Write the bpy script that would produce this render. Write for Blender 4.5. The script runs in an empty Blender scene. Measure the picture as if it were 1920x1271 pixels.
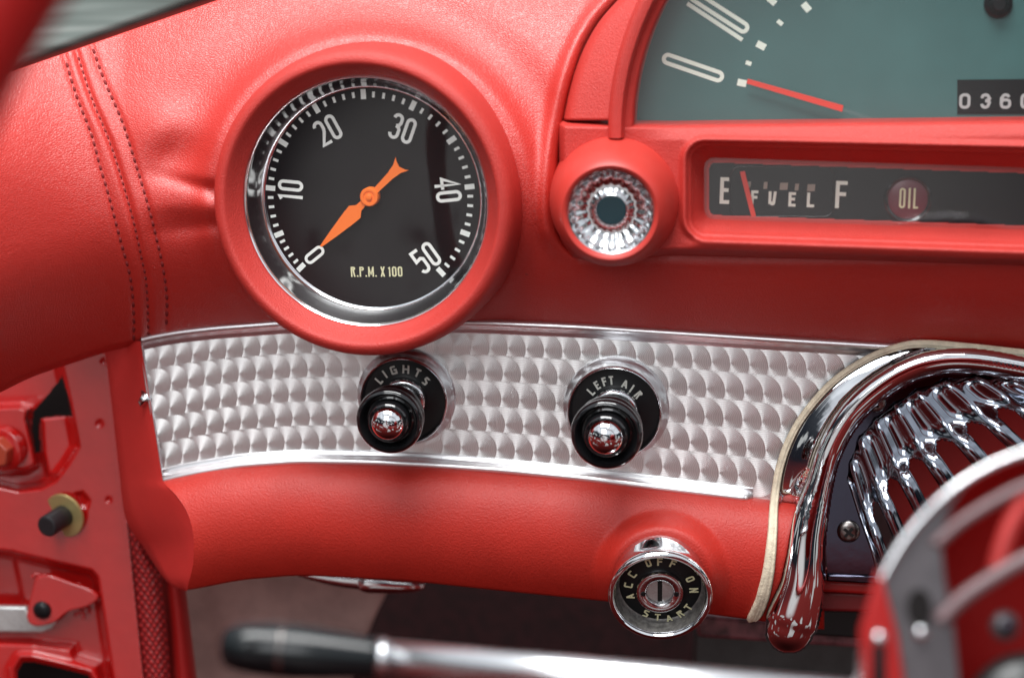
import bpy, math
import numpy as np
from mathutils import Vector

SC = bpy.context.scene
COL = SC.collection
S, D = 0.2, 800.0            # mm per photo pixel at the dash, camera distance in mm
MM = 0.001
R_ = math.radians

# ------------------------------------------------------------------ camera
cam = bpy.data.cameras.new("camera")
camo = bpy.data.objects.new("camera", cam)
COL.objects.link(camo)
camo.location = (0, -D * MM, 0)
camo.rotation_euler = (R_(90), 0, 0)
cam.sensor_width = 23.6
cam.lens = 23.6 * D / (1920 * S)
cam.clip_start = 0.01
cam.clip_end = 50
cam.dof.use_dof = True
cam.dof.focus_distance = 0.788
cam.dof.aperture_fstop = 3.6
SC.camera = camo

# ------------------------------------------------------------------ colour management, sampling
SC.view_settings.view_transform = 'Standard'
SC.view_settings.look = 'None'
SC.view_settings.exposure = 0.0
SC.view_settings.gamma = 1.0
SC.cycles.use_denoising = True
SC.cycles.max_bounces = 10
SC.cycles.caustics_reflective = False
SC.cycles.caustics_refractive = False


class NT:
    def __init__(s, tree):
        s.t = tree
        tree.nodes.clear()

    def n(s, typ, **kw):
        nd = s.t.nodes.new(typ)
        for k, v in kw.items():
            setattr(nd, k, v)
        return nd

    def l(s, a, b):
        s.t.links.new(a, b)

    def inp(s, sock, v):
        if hasattr(v, 'links') or hasattr(v, 'is_output'):
            s.l(v, sock)
        else:
            sock.default_value = v

    def m(s, op, a, b=0.0, c=0.0, clamp=False):
        nd = s.n('ShaderNodeMath', operation=op, use_clamp=clamp)
        s.inp(nd.inputs[0], a)
        s.inp(nd.inputs[1], b)
        s.inp(nd.inputs[2], c)
        return nd.outputs[0]

    def vm(s, op, a, b=None, scale=None):
        nd = s.n('ShaderNodeVectorMath', operation=op)
        s.inp(nd.inputs[0], a)
        if b is not None:
            s.inp(nd.inputs[1], b)
        if scale is not None:
            s.inp(nd.inputs['Scale'], scale)
        return nd.outputs['Value'] if op in ('DOT_PRODUCT', 'LENGTH') else nd.outputs['Vector']

    def mix(s, f, a, b):
        nd = s.n('ShaderNodeMix', data_type='RGBA')
        s.inp(nd.inputs['Factor'], f)
        s.inp(nd.inputs['A'], a)
        s.inp(nd.inputs['B'], b)
        return nd.outputs['Result']

    def noise(s, vec, scale, detail=2.0, rough=0.5, dist=0.0):
        nd = s.n('ShaderNodeTexNoise')
        if vec is not None:
            s.l(vec, nd.inputs['Vector'])
        nd.inputs['Scale'].default_value = scale
        nd.inputs['Detail'].default_value = detail
        nd.inputs['Roughness'].default_value = rough
        nd.inputs['Distortion'].default_value = dist
        return nd.outputs['Fac']

    def ramp(s, f, stops):
        nd = s.n('ShaderNodeValToRGB')
        s.inp(nd.inputs[0], f)
        el = nd.color_ramp.elements
        while len(el) < len(stops):
            el.new(0.5)
        for e, (p, c) in zip(el, stops):
            e.position = p
            e.color = (c[0], c[1], c[2], 1) if not isinstance(c, (int, float)) else (c, c, c, 1)
        return nd.outputs['Color']

    def step(s, f, a, b):
        nd = s.n('ShaderNodeMapRange', interpolation_type='SMOOTHSTEP')
        s.inp(nd.inputs[0], f)
        nd.inputs[1].default_value = a
        nd.inputs[2].default_value = b
        return nd.outputs[0]


# ------------------------------------------------------------------ surroundings seen only as light and reflections
world = bpy.data.worlds.new("World")
SC.world = world
world.use_nodes = True
w = NT(world.node_tree)
tc = w.n('ShaderNodeTexCoord').outputs['Generated']
up = w.vm('DOT_PRODUCT', tc, (0.05, -0.34, 0.94))
bk = w.vm('DOT_PRODUCT', tc, (0.0, -1.0, 0.0))
sd = w.vm('DOT_PRODUCT', tc, (1.0, 0.0, 0.0))
nz = w.noise(tc, 3.2, 3.0, 0.55, 0.4)
nz2 = w.noise(tc, 4.5, 1.0, 0.4, 0.2)
upn = w.m('ADD', up, w.m('MULTIPLY', w.m('SUBTRACT', nz, 0.5), 0.5))
sky = w.step(upn, 0.30, 0.42)
low = w.ramp(w.m('ADD', w.m('MULTIPLY', up, 0.5), 0.5), [(0.0, (0.02, 0.003, 0.003)), (0.25, (0.20, 0.022, 0.020)), (0.42, (0.30, 0.040, 0.036)), (0.50, (0.02, 0.02, 0.028)), (0.6, (0.03, 0.035, 0.045)), (1.0, (0.2, 0.22, 0.25))])
patch = w.m('MULTIPLY', w.step(nz2, 0.58, 0.62), w.step(up, -0.75, -0.5))  # bright patches added at random to vary the chrome reflections
low = w.mix(w.m('MULTIPLY', patch, 0.8), low, (0.9, 0.92, 0.9, 1))
panel_glow = w.m('MULTIPLY', w.step(w.vm('DOT_PRODUCT', tc, (-0.27, -0.90, -0.34)), 0.94, 0.985), w.step(nz, 0.36, 0.44))  # added bright spot for the turned panel to mirror
low = w.mix(panel_glow, low, (1.0, 0.97, 0.96, 1))
skyc = w.mix(w.step(nz, 0.35, 0.65), (0.95, 1.0, 1.07, 1), (1.35, 1.42, 1.5, 1))
colr = w.mix(sky, low, skyc)
bg = w.n('ShaderNodeBackground')
w.l(colr, bg.inputs['Color'])
bg.inputs['Strength'].default_value = 0.66
w.l(bg.outputs[0], w.n('ShaderNodeOutputWorld').inputs['Surface'])


def area(name, loc, target, size, energy, color, sy=None):
    l = bpy.data.lights.new(name, 'AREA')
    l.energy = energy
    l.color = color
    l.shape = 'RECTANGLE'
    l.size = size
    l.size_y = sy or size
    o = bpy.data.objects.new(name, l)
    COL.objects.link(o)
    o.location = loc
    d = Vector(target) - Vector(loc)
    o.rotation_euler = d.to_track_quat('-Z', 'Y').to_euler()
    return o


area("open_roof_light", (-0.12, -0.62, 0.95), (0, 0, 0), 0.8, 21.5, (1.0, 1.0, 0.99), 0.5)
area("panel_fill_light", (-0.34, -1.25, 0.36), (0, 0, 0), 0.55, 5.2, (0.97, 0.99, 1.0), 0.6)  # added lamp behind the camera, brightens the discs of the turned panel

# ------------------------------------------------------------------ geometry helpers (mm)
CAM = np.array([0.0, -D, 0.0])


def nrm(v):
    v = np.array(v, float)
    return v / np.linalg.norm(v)


N0 = nrm((-0.12, -1, -0.195))          # outward normal of the dash face


def W(px, py, d):
    """photo pixel at a distance d (mm) in front of the dash reference plane"""
    px = np.asarray(px, float)
    py = np.asarray(py, float)
    d = np.asarray(d, float)
    f = (D - d) / D
    return np.stack(np.broadcast_arrays((px - 960) * S * f, -d, (635.5 - py) * S * f), -1)


def WP(px, py, h=0.0, n=N0, o=(0, 0, 0)):
    """photo pixel meets the plane through o with normal n raised by h"""
    px = np.asarray(px, float)
    py = np.asarray(py, float)
    h = np.asarray(h, float)
    px, py, h = np.broadcast_arrays(px, py, h)
    r = np.stack([(px - 960) * S, np.full(px.shape, D), (635.5 - py) * S], -1)
    t = (h + np.dot(np.array(o, float) - CAM, n)) / (r @ n)
    return CAM + t[..., None] * r


class Frame:
    """local frame: u right, v up, n towards the viewer; mm"""

    def __init__(s, px, py, h=0.0, n=N0, roll=0.0):
        s.n = nrm(n)
        s.o = WP(px, py, h)
        u = np.cross(s.n, (0, 0, 1.0))
        u = -nrm(u) if u[0] < 0 else nrm(u)
        v = np.cross(s.n, u)
        if v[2] < 0:
            v = -v
        c, q = math.cos(R_(roll)), math.sin(R_(roll))
        s.u, s.v = u * c + v * q, v * c - u * q

    def at(s, a, b, h=0.0):
        a, b, h = np.broadcast_arrays(np.asarray(a, float), np.asarray(b, float), np.asarray(h, float))
        return s.o + a[..., None] * s.u + b[..., None] * s.v + h[..., None] * s.n

    def px(s, x, y, h=0.0):
        """photo pixel -> local (a,b) on the plane at height h"""
        p = WP(x, y, h, s.n, s.o) - s.o
        return np.stack([p @ s.u, p @ s.v], -1)


def smooth_interp(x, xs, ys, k=25):
    x = np.asarray(x, float)
    r = 0
    for i in (-1, -0.5, 0, 0.5, 1):
        r = r + np.interp(x + i * k, xs, ys)
    return r / 5


def catmull(pts, n=8):
    p = np.array(pts, float)
    p = np.vstack([2 * p[0] - p[1], p, 2 * p[-1] - p[-2]])
    out = []
    for i in range(1, len(p) - 2):
        for k in range(n):
            t = k / n
            out.append(0.5 * ((2 * p[i]) + (-p[i - 1] + p[i + 1]) * t + (2 * p[i - 1] - 5 * p[i] + 4 * p[i + 1] - p[i + 2]) * t * t + (-p[i - 1] + 3 * p[i] - 3 * p[i + 1] + p[i + 2]) * t ** 3))
    out.append(p[-2])
    return np.array(out)


def sstep(x, a, b):
    t = np.clip((x - a) / (b - a), 0, 1)
    return t * t * (3 - 2 * t)


def pdist(px, py, line):
    """distance of points to a polyline"""
    line = np.asarray(line, float)
    best = np.full(np.shape(px), 1e9)
    for (x0, y0), (x1, y1) in zip(line[:-1], line[1:]):
        dx, dy = x1 - x0, y1 - y0
        t = np.clip(((px - x0) * dx + (py - y0) * dy) / (dx * dx + dy * dy + 1e-9), 0, 1)
        best = np.minimum(best, np.hypot(px - x0 - t * dx, py - y0 - t * dy))
    return best


def sdpoly(px, py, poly):
    poly = np.asarray(poly, float)
    d = pdist(px, py, np.vstack([poly, poly[:1]]))
    inside = np.zeros(np.shape(px), bool)
    x0, y0 = poly[-1]
    for x1, y1 in poly:
        c = ((y1 > py) != (y0 > py)) & (px < (x0 - x1) * (py - y1) / (y0 - y1 + 1e-12) + x1)
        inside ^= c
        x0, y0 = x1, y1
    return np.where(inside, -d, d)


# ------------------------------------------------------------------ object helpers
def thing(name, label, cat, at, group=None, kind=None):
    o = bpy.data.objects.new(name, None)
    COL.objects.link(o)
    o.empty_display_size = 0.01
    o.location = Vector(at) * MM
    o['label'] = label
    o['category'] = cat
    if group:
        o['group'] = group
    if kind:
        o['kind'] = kind
    return o


def root_of(o):
    while o.parent:
        o = o.parent
    return o


def mesh(name, verts, faces, mat, parent=None, smooth=True, uv=None, label=None, bevel=None, angle=None):
    V = np.asarray(verts, float).reshape(-1, 3) * MM
    if parent is not None:
        V = V - np.array(root_of(parent).location)
    me = bpy.data.meshes.new(name)
    me.from_pydata(V.tolist(), [], [list(map(int, f)) for f in faces])
    me.validate()
    if uv is not None:
        uvs = me.uv_layers.new(name='uv')
        idx = np.zeros(len(me.loops), dtype=np.int32)
        me.loops.foreach_get('vertex_index', idx)
        uvs.data.foreach_set('uv', np.asarray(uv, float)[idx].ravel())
    if smooth:
        me.polygons.foreach_set('use_smooth', [True] * len(me.polygons))
    me.materials.append(mat)
    o = bpy.data.objects.new(name, me)
    COL.objects.link(o)
    if parent is not None:
        o.parent = parent
    if label:
        o['label'] = label
    if bevel:
        b = o.modifiers.new('bevel', 'BEVEL')
        b.width = bevel * MM
        b.segments = 3
        b.limit_method = 'ANGLE'
        b.angle_limit = R_(35)
        b.harden_normals = False
    if smooth and angle:
        me.set_sharp_from_angle(angle=R_(angle))
    return o


def grid_faces(nr, nc, wrap=False, off=0, keep=None):
    f = []
    for i in range(nr - 1):
        for j in range(nc if wrap else nc - 1):
            if keep is not None and not keep[i, j]:
                continue
            j2 = (j + 1) % nc
            f.append((off + i * nc + j, off + i * nc + j2, off + (i + 1) * nc + j2, off + (i + 1) * nc + j))
    return f


def lathe_vf(fr, prof, seg=96, ca=0.0, cb=0.0, cap0=False, cap1=True, rmod=None):
    ang = np.linspace(0, 2 * math.pi, seg, endpoint=False)
    V = []
    for (r, h) in prof:
        rr = r if rmod is None else rmod(r, h, ang)
        V.append(fr.at(ca + rr * np.cos(ang), cb + rr * np.sin(ang), h))
    V = np.array(V).reshape(-1, 3)
    n = len(prof)
    F = [tuple(reversed(q)) for q in grid_faces(n, seg, True)]
    if cap1:
        F.append(tuple((n - 1) * seg + k for k in range(seg)))
    if cap0:
        F.append(tuple(reversed(range(seg))))
    return V, F


def lathe(name, fr, prof, mat, parent, seg=96, angle=42, **kw):
    V, F = lathe_vf(fr, prof, seg, **kw)
    return mesh(name, V, F, mat, parent, angle=angle)


def sweep_vf(path, sec_fn, closed_sec=True, caps=True, upv=(0, -1, 0)):
    """path (n,3); sec_fn(i) -> (m,2) section offsets along side and up"""
    P = np.asarray(path, float)
    T = np.gradient(P, axis=0)
    T /= np.linalg.norm(T, axis=1)[:, None]
    V = []
    m = 0
    for i in range(len(P)):
        side = nrm(np.cross(T[i], upv))
        u2 = nrm(np.cross(side, T[i]))
        s2 = np.asarray(sec_fn(i), float)
        m = len(s2)
        V.append(P[i] + s2[:, :1] * side + s2[:, 1:] * u2)
    V = np.array(V).reshape(-1, 3)
    F = grid_faces(len(P), m, closed_sec)
    if caps and closed_sec:
        F.append(tuple(reversed(range(m))))
        F.append(tuple((len(P) - 1) * m + k for k in range(m)))
    return V, F


def circ(r, n=24, sx=1.0, sy=1.0):
    a = np.linspace(0, 2 * math.pi, n, endpoint=False)
    return np.stack([r * sx * np.cos(a), r * sy * np.sin(a)], -1)


def prism_vf(top, bot):
    top, bot = np.asarray(top), np.asarray(bot)
    n = len(top)
    V = np.vstack([top, bot])
    F = [tuple(range(n)), tuple(n + k for k in reversed(range(n)))]
    for k in range(n):
        k2 = (k + 1) % n
        F.append((k, n + k, n + k2, k2))
    return V, F


def plate(name, poly, h0, h1, mat, parent, n=N0, bevel=0.6, smooth=True, o=(0, 0, 0)):
    """photo outline extruded between two heights along n"""
    poly = np.asarray(poly, float)
    a = WP(poly[:, 0], poly[:, 1], h1, n, o)
    b = a - (h1 - h0) * np.array(n)
    V, F = prism_vf(a, b)
    return mesh(name, V, F, mat, parent, smooth=smooth, bevel=bevel, angle=30)


# ------------------------------------------------------------------ lettering drawn as strokes
def rr(x0, y0, x1, y1, r, a0=0.0, a1=1.0, n=5, start='tr'):
    """closed rounded rectangle path, counter-clockwise from the right side"""
    pts = []
    for cx, cy, s in ((x1 - r, y1 - r, 0), (x0 + r, y1 - r, 90), (x0 + r, y0 + r, 180), (x1 - r, y0 + r, 270)):
        for k in range(n + 1):
            a = R_(s + 90 * k / n)
            pts.append((cx + r * math.cos(a), cy + r * math.sin(a)))
    return pts


def arc(cx, cy, rx, ry, a0, a1, n=10):
    return [(cx + rx * math.cos(R_(a0 + (a1 - a0) * k / n)), cy + ry * math.sin(R_(a0 + (a1 - a0) * k / n))) for k in range(n + 1)]


def glyph(ch, w, t, rd=None):
    """list of (path, closed); strokes inset by t/2; cell w x 1"""
    a, b = t / 2, w - t / 2
    lo, hi = t / 2, 1 - t / 2
    m = (a + b) / 2
    r = (b - a) / 2 if rd is None else min(rd, (b - a) / 2)
    md = 0.52
    G = {
        '0': [(rr(a, lo, b, hi, r), True)],
        'O': [(rr(a, lo, b, hi, r), True)],
        '1': [([(m - t * 0.9, 1 - t * 1.3), (m, hi - t * .2), (m, 0)], False)],
        'I': [([(m, 1), (m, 0)], False)],
        '2': [(arc(m, hi - r, r, r, 180, 0) + [(b, 0.62), (b - r * .25, 0.5), (a, lo)] + [(b + t / 2, lo)], False)],
        '3': [(arc(m, hi - r, r, r, 180, 0) + [(b, 0.66), (b - .04, 0.57), (m, md)], False), ([(m, md), (b - .04, 0.47), (b, 0.4)] + arc(m, lo + r, r, r, 0, -180), False)],
        '4': [([(b - t * .4, 0), (b - t * .4, hi), (a, 0.3), (w + t * .3, 0.3)], False)],
        '5': [([(b, hi), (a, hi), (a, 0.56), (b - r * .6, 0.6), (b, 0.53)] + arc(m, lo + r, r, r, 0, -170), False)],
        '6': [(rr(a, lo, b, 0.58, r * .9), True), ([(a, 0.3), (a, hi - r)] + arc(m, hi - r, r, r, 180, 20), False)],
        'R': [([(a, 0), (a, hi), (b - r, hi)] + arc(b - r, hi - r * .8, r, r * .8, 90, -90, 6) + [(a, hi - 1.6 * r)], False), ([(m, hi - 1.6 * r), (b, 0)], False)],
        'P': [([(a, 0), (a, hi), (b - r, hi)] + arc(b - r, hi - r, r, r, 90, -90, 6) + [(a, hi - 2 * r)], False)],
        'M': [([(a, 0), (a, 1)], False), ([(b, 0), (b, 1)], False), ([(a, hi), (m, 0.25), (b, hi)], False)],
        'X': [([(a, 0), (b, 1)], False), ([(a, 1), (b, 0)], False)],
        'L': [([(a, 1), (a, lo), (w, lo)], False)],
        'G': [([(b, hi), (a + r * .5, hi), (a, hi - r * .5), (a, lo + r * .5), (a + r * .5, lo), (b, lo), (b, 0.5), (m, 0.5)], False)],
        'H': [([(a, 0), (a, 1)], False), ([(b, 0), (b, 1)], False), ([(a, md), (b, md)], False)],
        'T': [([(0, hi), (w, hi)], False), ([(m, hi), (m, 0)], False)],
        'S': [([(b, hi - r * .3), (b - r * .3, hi), (a + r * .4, hi), (a, hi - r * .4), (a, 0.62), (b, 0.42), (b, lo + r * .4), (b - r * .4, lo), (a + r * .3, lo), (a, lo + r * .3)], False)],
        'E': [([(w, hi), (a, hi), (a, lo), (w, lo)], False), ([(a, md), (w * .9, md)], False)],
        'F': [([(w, hi), (a, hi), (a, 0)], False), ([(a, md), (w * .9, md)], False)],
        'A': [([(0 + t * .35, 0), (m, hi)], False), ([(m, hi), (w - t * .35, 0)], False), ([(a + (m - a) * .35, 0.3), (b - (b - m) * .35, 0.3)], False)],
        'C': [([(w, hi), (a + r * .4, hi), (a, hi - r * .4), (a, lo + r * .4), (a + r * .4, lo), (w, lo)], False)],
        'N': [([(a, 0), (a, 1)], False), ([(b, 0), (b, 1)], False), ([(a, hi), (b, lo)], False)],
        'U': [([(a, 1), (a, lo + r)] + arc(m, lo + r, r, r, 180, 360) + [(b, 1)], False)],
        '.': [([(m - t * .5, t * .5), (m + t * .5, t * .5)], False)],
    }
    return G[ch]


def ribbon(path, t, closed):
    p = np.array(path, float)
    keep = [0]
    for i in range(1, len(p)):
        if np.hypot(*(p[i] - p[keep[-1]])) > 1e-4:
            keep.append(i)
    p = p[keep]
    if closed and np.hypot(*(p[0] - p[-1])) < 1e-4:
        p = p[:-1]
    n = len(p)
    L, Rr = [], []
    for i in range(n):
        if closed:
            a, b = p[i] - p[i - 1], p[(i + 1) % n] - p[i]
        else:
            a = p[i] - p[i - 1] if i else p[1] - p[0]
            b = p[i + 1] - p[i] if i < n - 1 else a
        a = a / np.hypot(*a)
        b = b / np.hypot(*b)
        na, nb = np.array([-a[1], a[0]]), np.array([-b[1], b[0]])
        mi = na + nb
        l = np.hypot(*mi)
        mi = mi / l if l > .2 else na
        k = min(1 / max(np.dot(mi, na), .35), 1.6)
        L.append(p[i] + mi * t / 2 * k)
        Rr.append(p[i] - mi * t / 2 * k)
    V = np.array(L + Rr)
    F = [(i, n + i, n + (i + 1) % n, (i + 1) % n) for i in range(n if closed else n - 1)]
    return V, F


def text_vf(fr, items, h):
    """items: (char, centre a, centre b, glyph height mm, width ratio, stroke ratio, rotation deg, corner radius, shear)"""
    VV, FF = [], []
    for it in items:
        ch, ca, cb, H, wr, t, rot = it[:7]
        rd = it[7] if len(it) > 7 else None
        sh = it[8] if len(it) > 8 else 0.0
        c, q = math.cos(R_(rot)), math.sin(R_(rot))
        for k, (path, closed) in enumerate(glyph(ch, wr, t, rd)):
            V, F = ribbon(path, t, closed)
            x = (V[:, 0] - wr / 2 + sh * (V[:, 1] - .5)) * H
            y = (V[:, 1] - .5) * H
            P = fr.at(ca + x * c - y * q, cb + x * q + y * c, h + 0.012 * k)
            off = sum(len(v) for v in VV)
            VV.append(P)
            FF += [tuple(off + i for i in f) for f in F]
    return np.vstack(VV), FF


def lettering(name, fr, items, h, mat, parent):
    V, F = text_vf(fr, items, h)
    return mesh(name, V, F, mat, parent, smooth=False)


def word(fr, text, x, y, H, wr, t, rot, gap, h, rd=None, sh=0.0, widths={}):
    """items of a straight word centred on a photo pixel"""
    c = fr.px(x, y, h)
    tot = sum(widths.get(k, wr) for k in text) + gap * (len(text) - 1)
    pos = -tot / 2
    out = []
    for k in text:
        wk = widths.get(k, wr)
        s = (pos + wk / 2) * H
        pos += wk + gap
        if k != ' ':
            out.append((k, c[0] + s * math.cos(R_(rot)), c[1] + s * math.sin(R_(rot)), H, wk, t, rot, rd, sh))
    return out


# ------------------------------------------------------------------ materials
def material(name):
    m = bpy.data.materials.new(name)
    m.use_nodes = True
    n = NT(m.node_tree)
    p = n.n('ShaderNodeBsdfPrincipled')
    out = n.n('ShaderNodeOutputMaterial')
    n.l(p.outputs[0], out.inputs['Surface'])
    return m, n, p


def simple(name, col, rough=0.5, metal=0.0, bump=0.0, bscale=1500.0, var=0.0, vscale=60.0, coat=0.0, spec=0.5, dirt=0.0, rvar=0.0, bdetail=3.0):
    m, n, p = material(name)
    co = n.n('ShaderNodeTexCoord').outputs['Object']
    c4 = (col[0], col[1], col[2], 1)
    base = c4
    if var:
        f = n.noise(co, vscale, 4.0, 0.6)
        base = n.mix(n.step(f, 0.3, 0.7), tuple(x * (1 - var) for x in col) + (1,), tuple(min(1, x * (1 + var)) for x in col) + (1,))
    if dirt:
        f2 = n.noise(co, 900.0, 3.0, 0.7)
        f3 = n.noise(co, 45.0, 3.0, 0.6)
        k = n.m('MULTIPLY', n.step(f2, 0.66, 0.74), n.step(f3, 0.45, 0.65))
        base = n.mix(n.m('MULTIPLY', k, dirt), base, (0.06, 0.03, 0.025, 1))
    n.inp(p.inputs['Base Color'], base)
    p.inputs['Metallic'].default_value = metal
    if rvar:
        f = n.noise(co, 120.0, 5.0, 0.65)
        n.l(n.m('ADD', rough - rvar * 0.5, n.m('MULTIPLY', f, rvar)), p.inputs['Roughness'])
    else:
        p.inputs['Roughness'].default_value = rough
    p.inputs['Coat Weight'].default_value = coat
    p.inputs['Coat Roughness'].default_value = 0.05
    p.inputs['Specular IOR Level'].default_value = spec
    if bump:
        b = n.n('ShaderNodeBump')
        b.inputs['Distance'].default_value = 0.001
        b.inputs['Strength'].default_value = bump
        n.l(n.noise(co, bscale, bdetail, 0.6), b.inputs['Height'])
        n.l(b.outputs[0], p.inputs['Normal'])
    return m


def leather():
    m, n, p = material('red_leather')
    co = n.n('ShaderNodeTexCoord').outputs['Object']
    f = n.noise(co, 14.0, 3.0, 0.5)
    sp = n.m('MULTIPLY', n.step(n.noise(co, 420.0, 2.0, 0.5), 0.74, 0.79), n.step(n.noise(co, 30.0, 2.0), 0.5, 0.62))
    c = n.mix(f, (0.45, 0.021, 0.015, 1), (0.53, 0.030, 0.020, 1))
    c = n.mix(n.m('MULTIPLY', sp, 0.55), c, (0.12, 0.02, 0.02, 1))
    n.l(c, p.inputs['Base Color'])
    n.l(n.m('ADD', 0.32, n.m('MULTIPLY', n.noise(co, 22.0, 5.0, 0.65), 0.2)), p.inputs['Roughness'])
    p.inputs['Specular IOR Level'].default_value = 0.75
    vor = n.n('ShaderNodeTexVoronoi', feature='DISTANCE_TO_EDGE')
    vor.inputs['Scale'].default_value = 900.0
    wv = n.n('ShaderNodeMapping')
    wv.inputs['Scale'].default_value = (1.0, 1.0, 1.5)
    n.l(co, wv.inputs['Vector'])
    n.l(wv.outputs[0], vor.inputs['Vector'])
    hgt = n.m('ADD', n.m('MULTIPLY', n.step(vor.outputs['Distance'], 0.0, 0.25), 0.35), n.m('MULTIPLY', n.noise(co, 260.0, 4.0, 0.6), 0.9))
    b = n.n('ShaderNodeBump')
    b.inputs['Distance'].default_value = 0.0004
    b.inputs['Strength'].default_value = 0.5
    n.l(hgt, b.inputs['Height'])
    n.l(b.outputs[0], p.inputs['Normal'])
    return m


M = {}
M['leather'] = leather()
M['red_trim'] = simple('red_trim', (0.48, 0.033, 0.025), 0.50, bump=0.4, bscale=1700, var=0.05, dirt=0.35)
M['red_rail'] = simple('red_rail', (0.50, 0.025, 0.015), 0.44, bump=0.32, bscale=1300, var=0.05, dirt=0.15)
M['red_boss'] = simple('red_boss', (0.50, 0.038, 0.028), 0.44, var=0.04)
M['red_paint'] = simple('red_paint', (0.46, 0.007, 0.006), 0.26, coat=1.0, bump=0.16, bscale=160, var=0.06, dirt=0.5)
M['red_cap'] = simple('red_cap', (0.58, 0.03, 0.025), 0.5, bump=0.1, bscale=900, var=0.04, dirt=0.3)
M['thread'] = simple('thread', (0.19, 0.010, 0.010), 0.8)
M['chrome'] = simple('chrome', (0.80, 0.81, 0.83), 0.05, 1.0, rvar=0.07, bump=0.03, bscale=90)
M['dark_chrome'] = simple('dark_chrome', (0.07, 0.07, 0.10), 0.10, 1.0, rvar=0.1, bump=0.03, bscale=90)  # chrome with its dark reflections put into the base colour
M['grille_chrome'] = simple('grille_chrome', (0.28, 0.30, 0.35), 0.10, 1.0, rvar=0.1, bump=0.03, bscale=120)  # rib chrome darkened in colour to imitate reflected dark surroundings
M['worn_chrome'] = simple('worn_chrome', (0.72, 0.73, 0.75), 0.16, 1.0, rvar=0.2, bump=0.05, bscale=300)
M['mirror_ring'] = simple('mirror_ring', (0.90, 0.92, 0.94), 0.13, 1.0, rvar=0.04)
M['moulding'] = simple('moulding', (0.88, 0.88, 0.9), 0.36, 1.0, rvar=0.12, dirt=0.7)
M['black_gloss'] = simple('black_gloss', (0.008, 0.008, 0.009), 0.12, coat=0.5)
M['black_satin'] = simple('black_satin', (0.009, 0.010, 0.011), 0.33, spec=0.3)
M['black_dial'] = simple('black_dial', (0.007, 0.005, 0.006), 0.5, spec=0.2, var=0.2, vscale=40)
M['shade_black'] = simple('shade_black', (0.004, 0.002, 0.002), 0.9)  # near-black that stands for the shade inside holes and slots
M['white_print'] = simple('white_print', (0.86, 0.9, 0.86), 0.6)
M['grey_print'] = simple('grey_print', (0.66, 0.68, 0.62), 0.6)
M['tan_print'] = simple('tan_print', (0.30, 0.27, 0.22), 0.6)
M['cream_print'] = simple('cream_print', (0.72, 0.72, 0.45), 0.6)
M['mint_print'] = simple('mint_print', (0.82, 0.92, 0.80), 0.6)
M['orange'] = simple('orange', (0.95, 0.19, 0.02), 0.4)
M['needle_red'] = simple('needle_red', (0.75, 0.05, 0.03), 0.4)
M['teal'] = simple('teal', (0.055, 0.145, 0.14), 0.35, var=0.15, vscale=12)
M['teal_lens'] = simple('teal_lens', (0.006, 0.03, 0.04), 0.25)
M['rubber'] = simple('rubber', (0.74, 0.65, 0.49), 0.65, bump=0.5, bscale=500, var=0.12, vscale=300, dirt=0.3)
M['brass'] = simple('brass', (0.52, 0.42, 0.18), 0.42, 0.6, bump=0.1, bscale=700, var=0.12)
M['zinc'] = simple('zinc', (0.55, 0.56, 0.55), 0.4, 0.75, bump=0.25, bscale=500, var=0.15, dirt=0.5)
M['brown_panel'] = simple('brown_panel', (0.42, 0.28, 0.25), 0.6, bump=0.2, bscale=300, var=0.15)
M['carpet'] = simple('carpet', (0.022, 0.003, 0.004), 0.95, bump=0.8, bscale=400, var=0.4, vscale=200)
M['dark_box'] = simple('dark_box', (0.03, 0.034, 0.034), 0.35, var=0.3)
M['oil_red'] = simple('oil_red', (0.15, 0.025, 0.04), 0.35)
M['hub_grey'] = simple('hub_grey', (0.19, 0.175, 0.185), 0.33, 0.6, var=0.12, vscale=90)
M['wheel_red'] = simple('wheel_red', (0.40, 0.010, 0.009), 0.42)
M['band'] = simple('band', (0.17, 0.11, 0.115), 0.4, 0.3)
M['dark_steel'] = simple('dark_steel', (0.24, 0.22, 0.21), 0.25, 1.0, rvar=0.2)
M['steel'] = simple('steel', (0.5, 0.5, 0.51), 0.3, 1.0, rvar=0.2)


def glass(name, tint=(1, 1, 1), rough=0.02, haze=0.0):
    m = bpy.data.materials.new(name)
    m.use_nodes = True
    n = NT(m.node_tree)
    out = n.n('ShaderNodeOutputMaterial')
    tr = n.n('ShaderNodeBsdfTransparent')
    tr.inputs[0].default_value = tint + (1,)
    gl = n.n('ShaderNodeBsdfGlossy')
    gl.inputs['Roughness'].default_value = rough
    lw = n.n('ShaderNodeLayerWeight')
    fac = n.m('ADD', 0.045, n.m('MULTIPLY', n.m('POWER', lw.outputs['Facing'], 5.0), 0.9))
    co = n.n('ShaderNodeTexCoord').outputs['Object']
    sm = n.m('MULTIPLY', n.noise(co, 60.0, 5.0, 0.7), haze)
    mx = n.n('ShaderNodeMixShader')
    n.l(n.m('ADD', fac, sm), mx.inputs[0])
    n.l(tr.outputs[0], mx.inputs[1])
    n.l(gl.outputs[0], mx.inputs[2])
    n.l(mx.outputs[0], out.inputs['Surface'])
    return m


M['glass'] = glass('glass', rough=0.04, haze=0.02)
M['hazy_glass'] = glass('hazy_glass', rough=0.04, haze=0.01)


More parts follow.
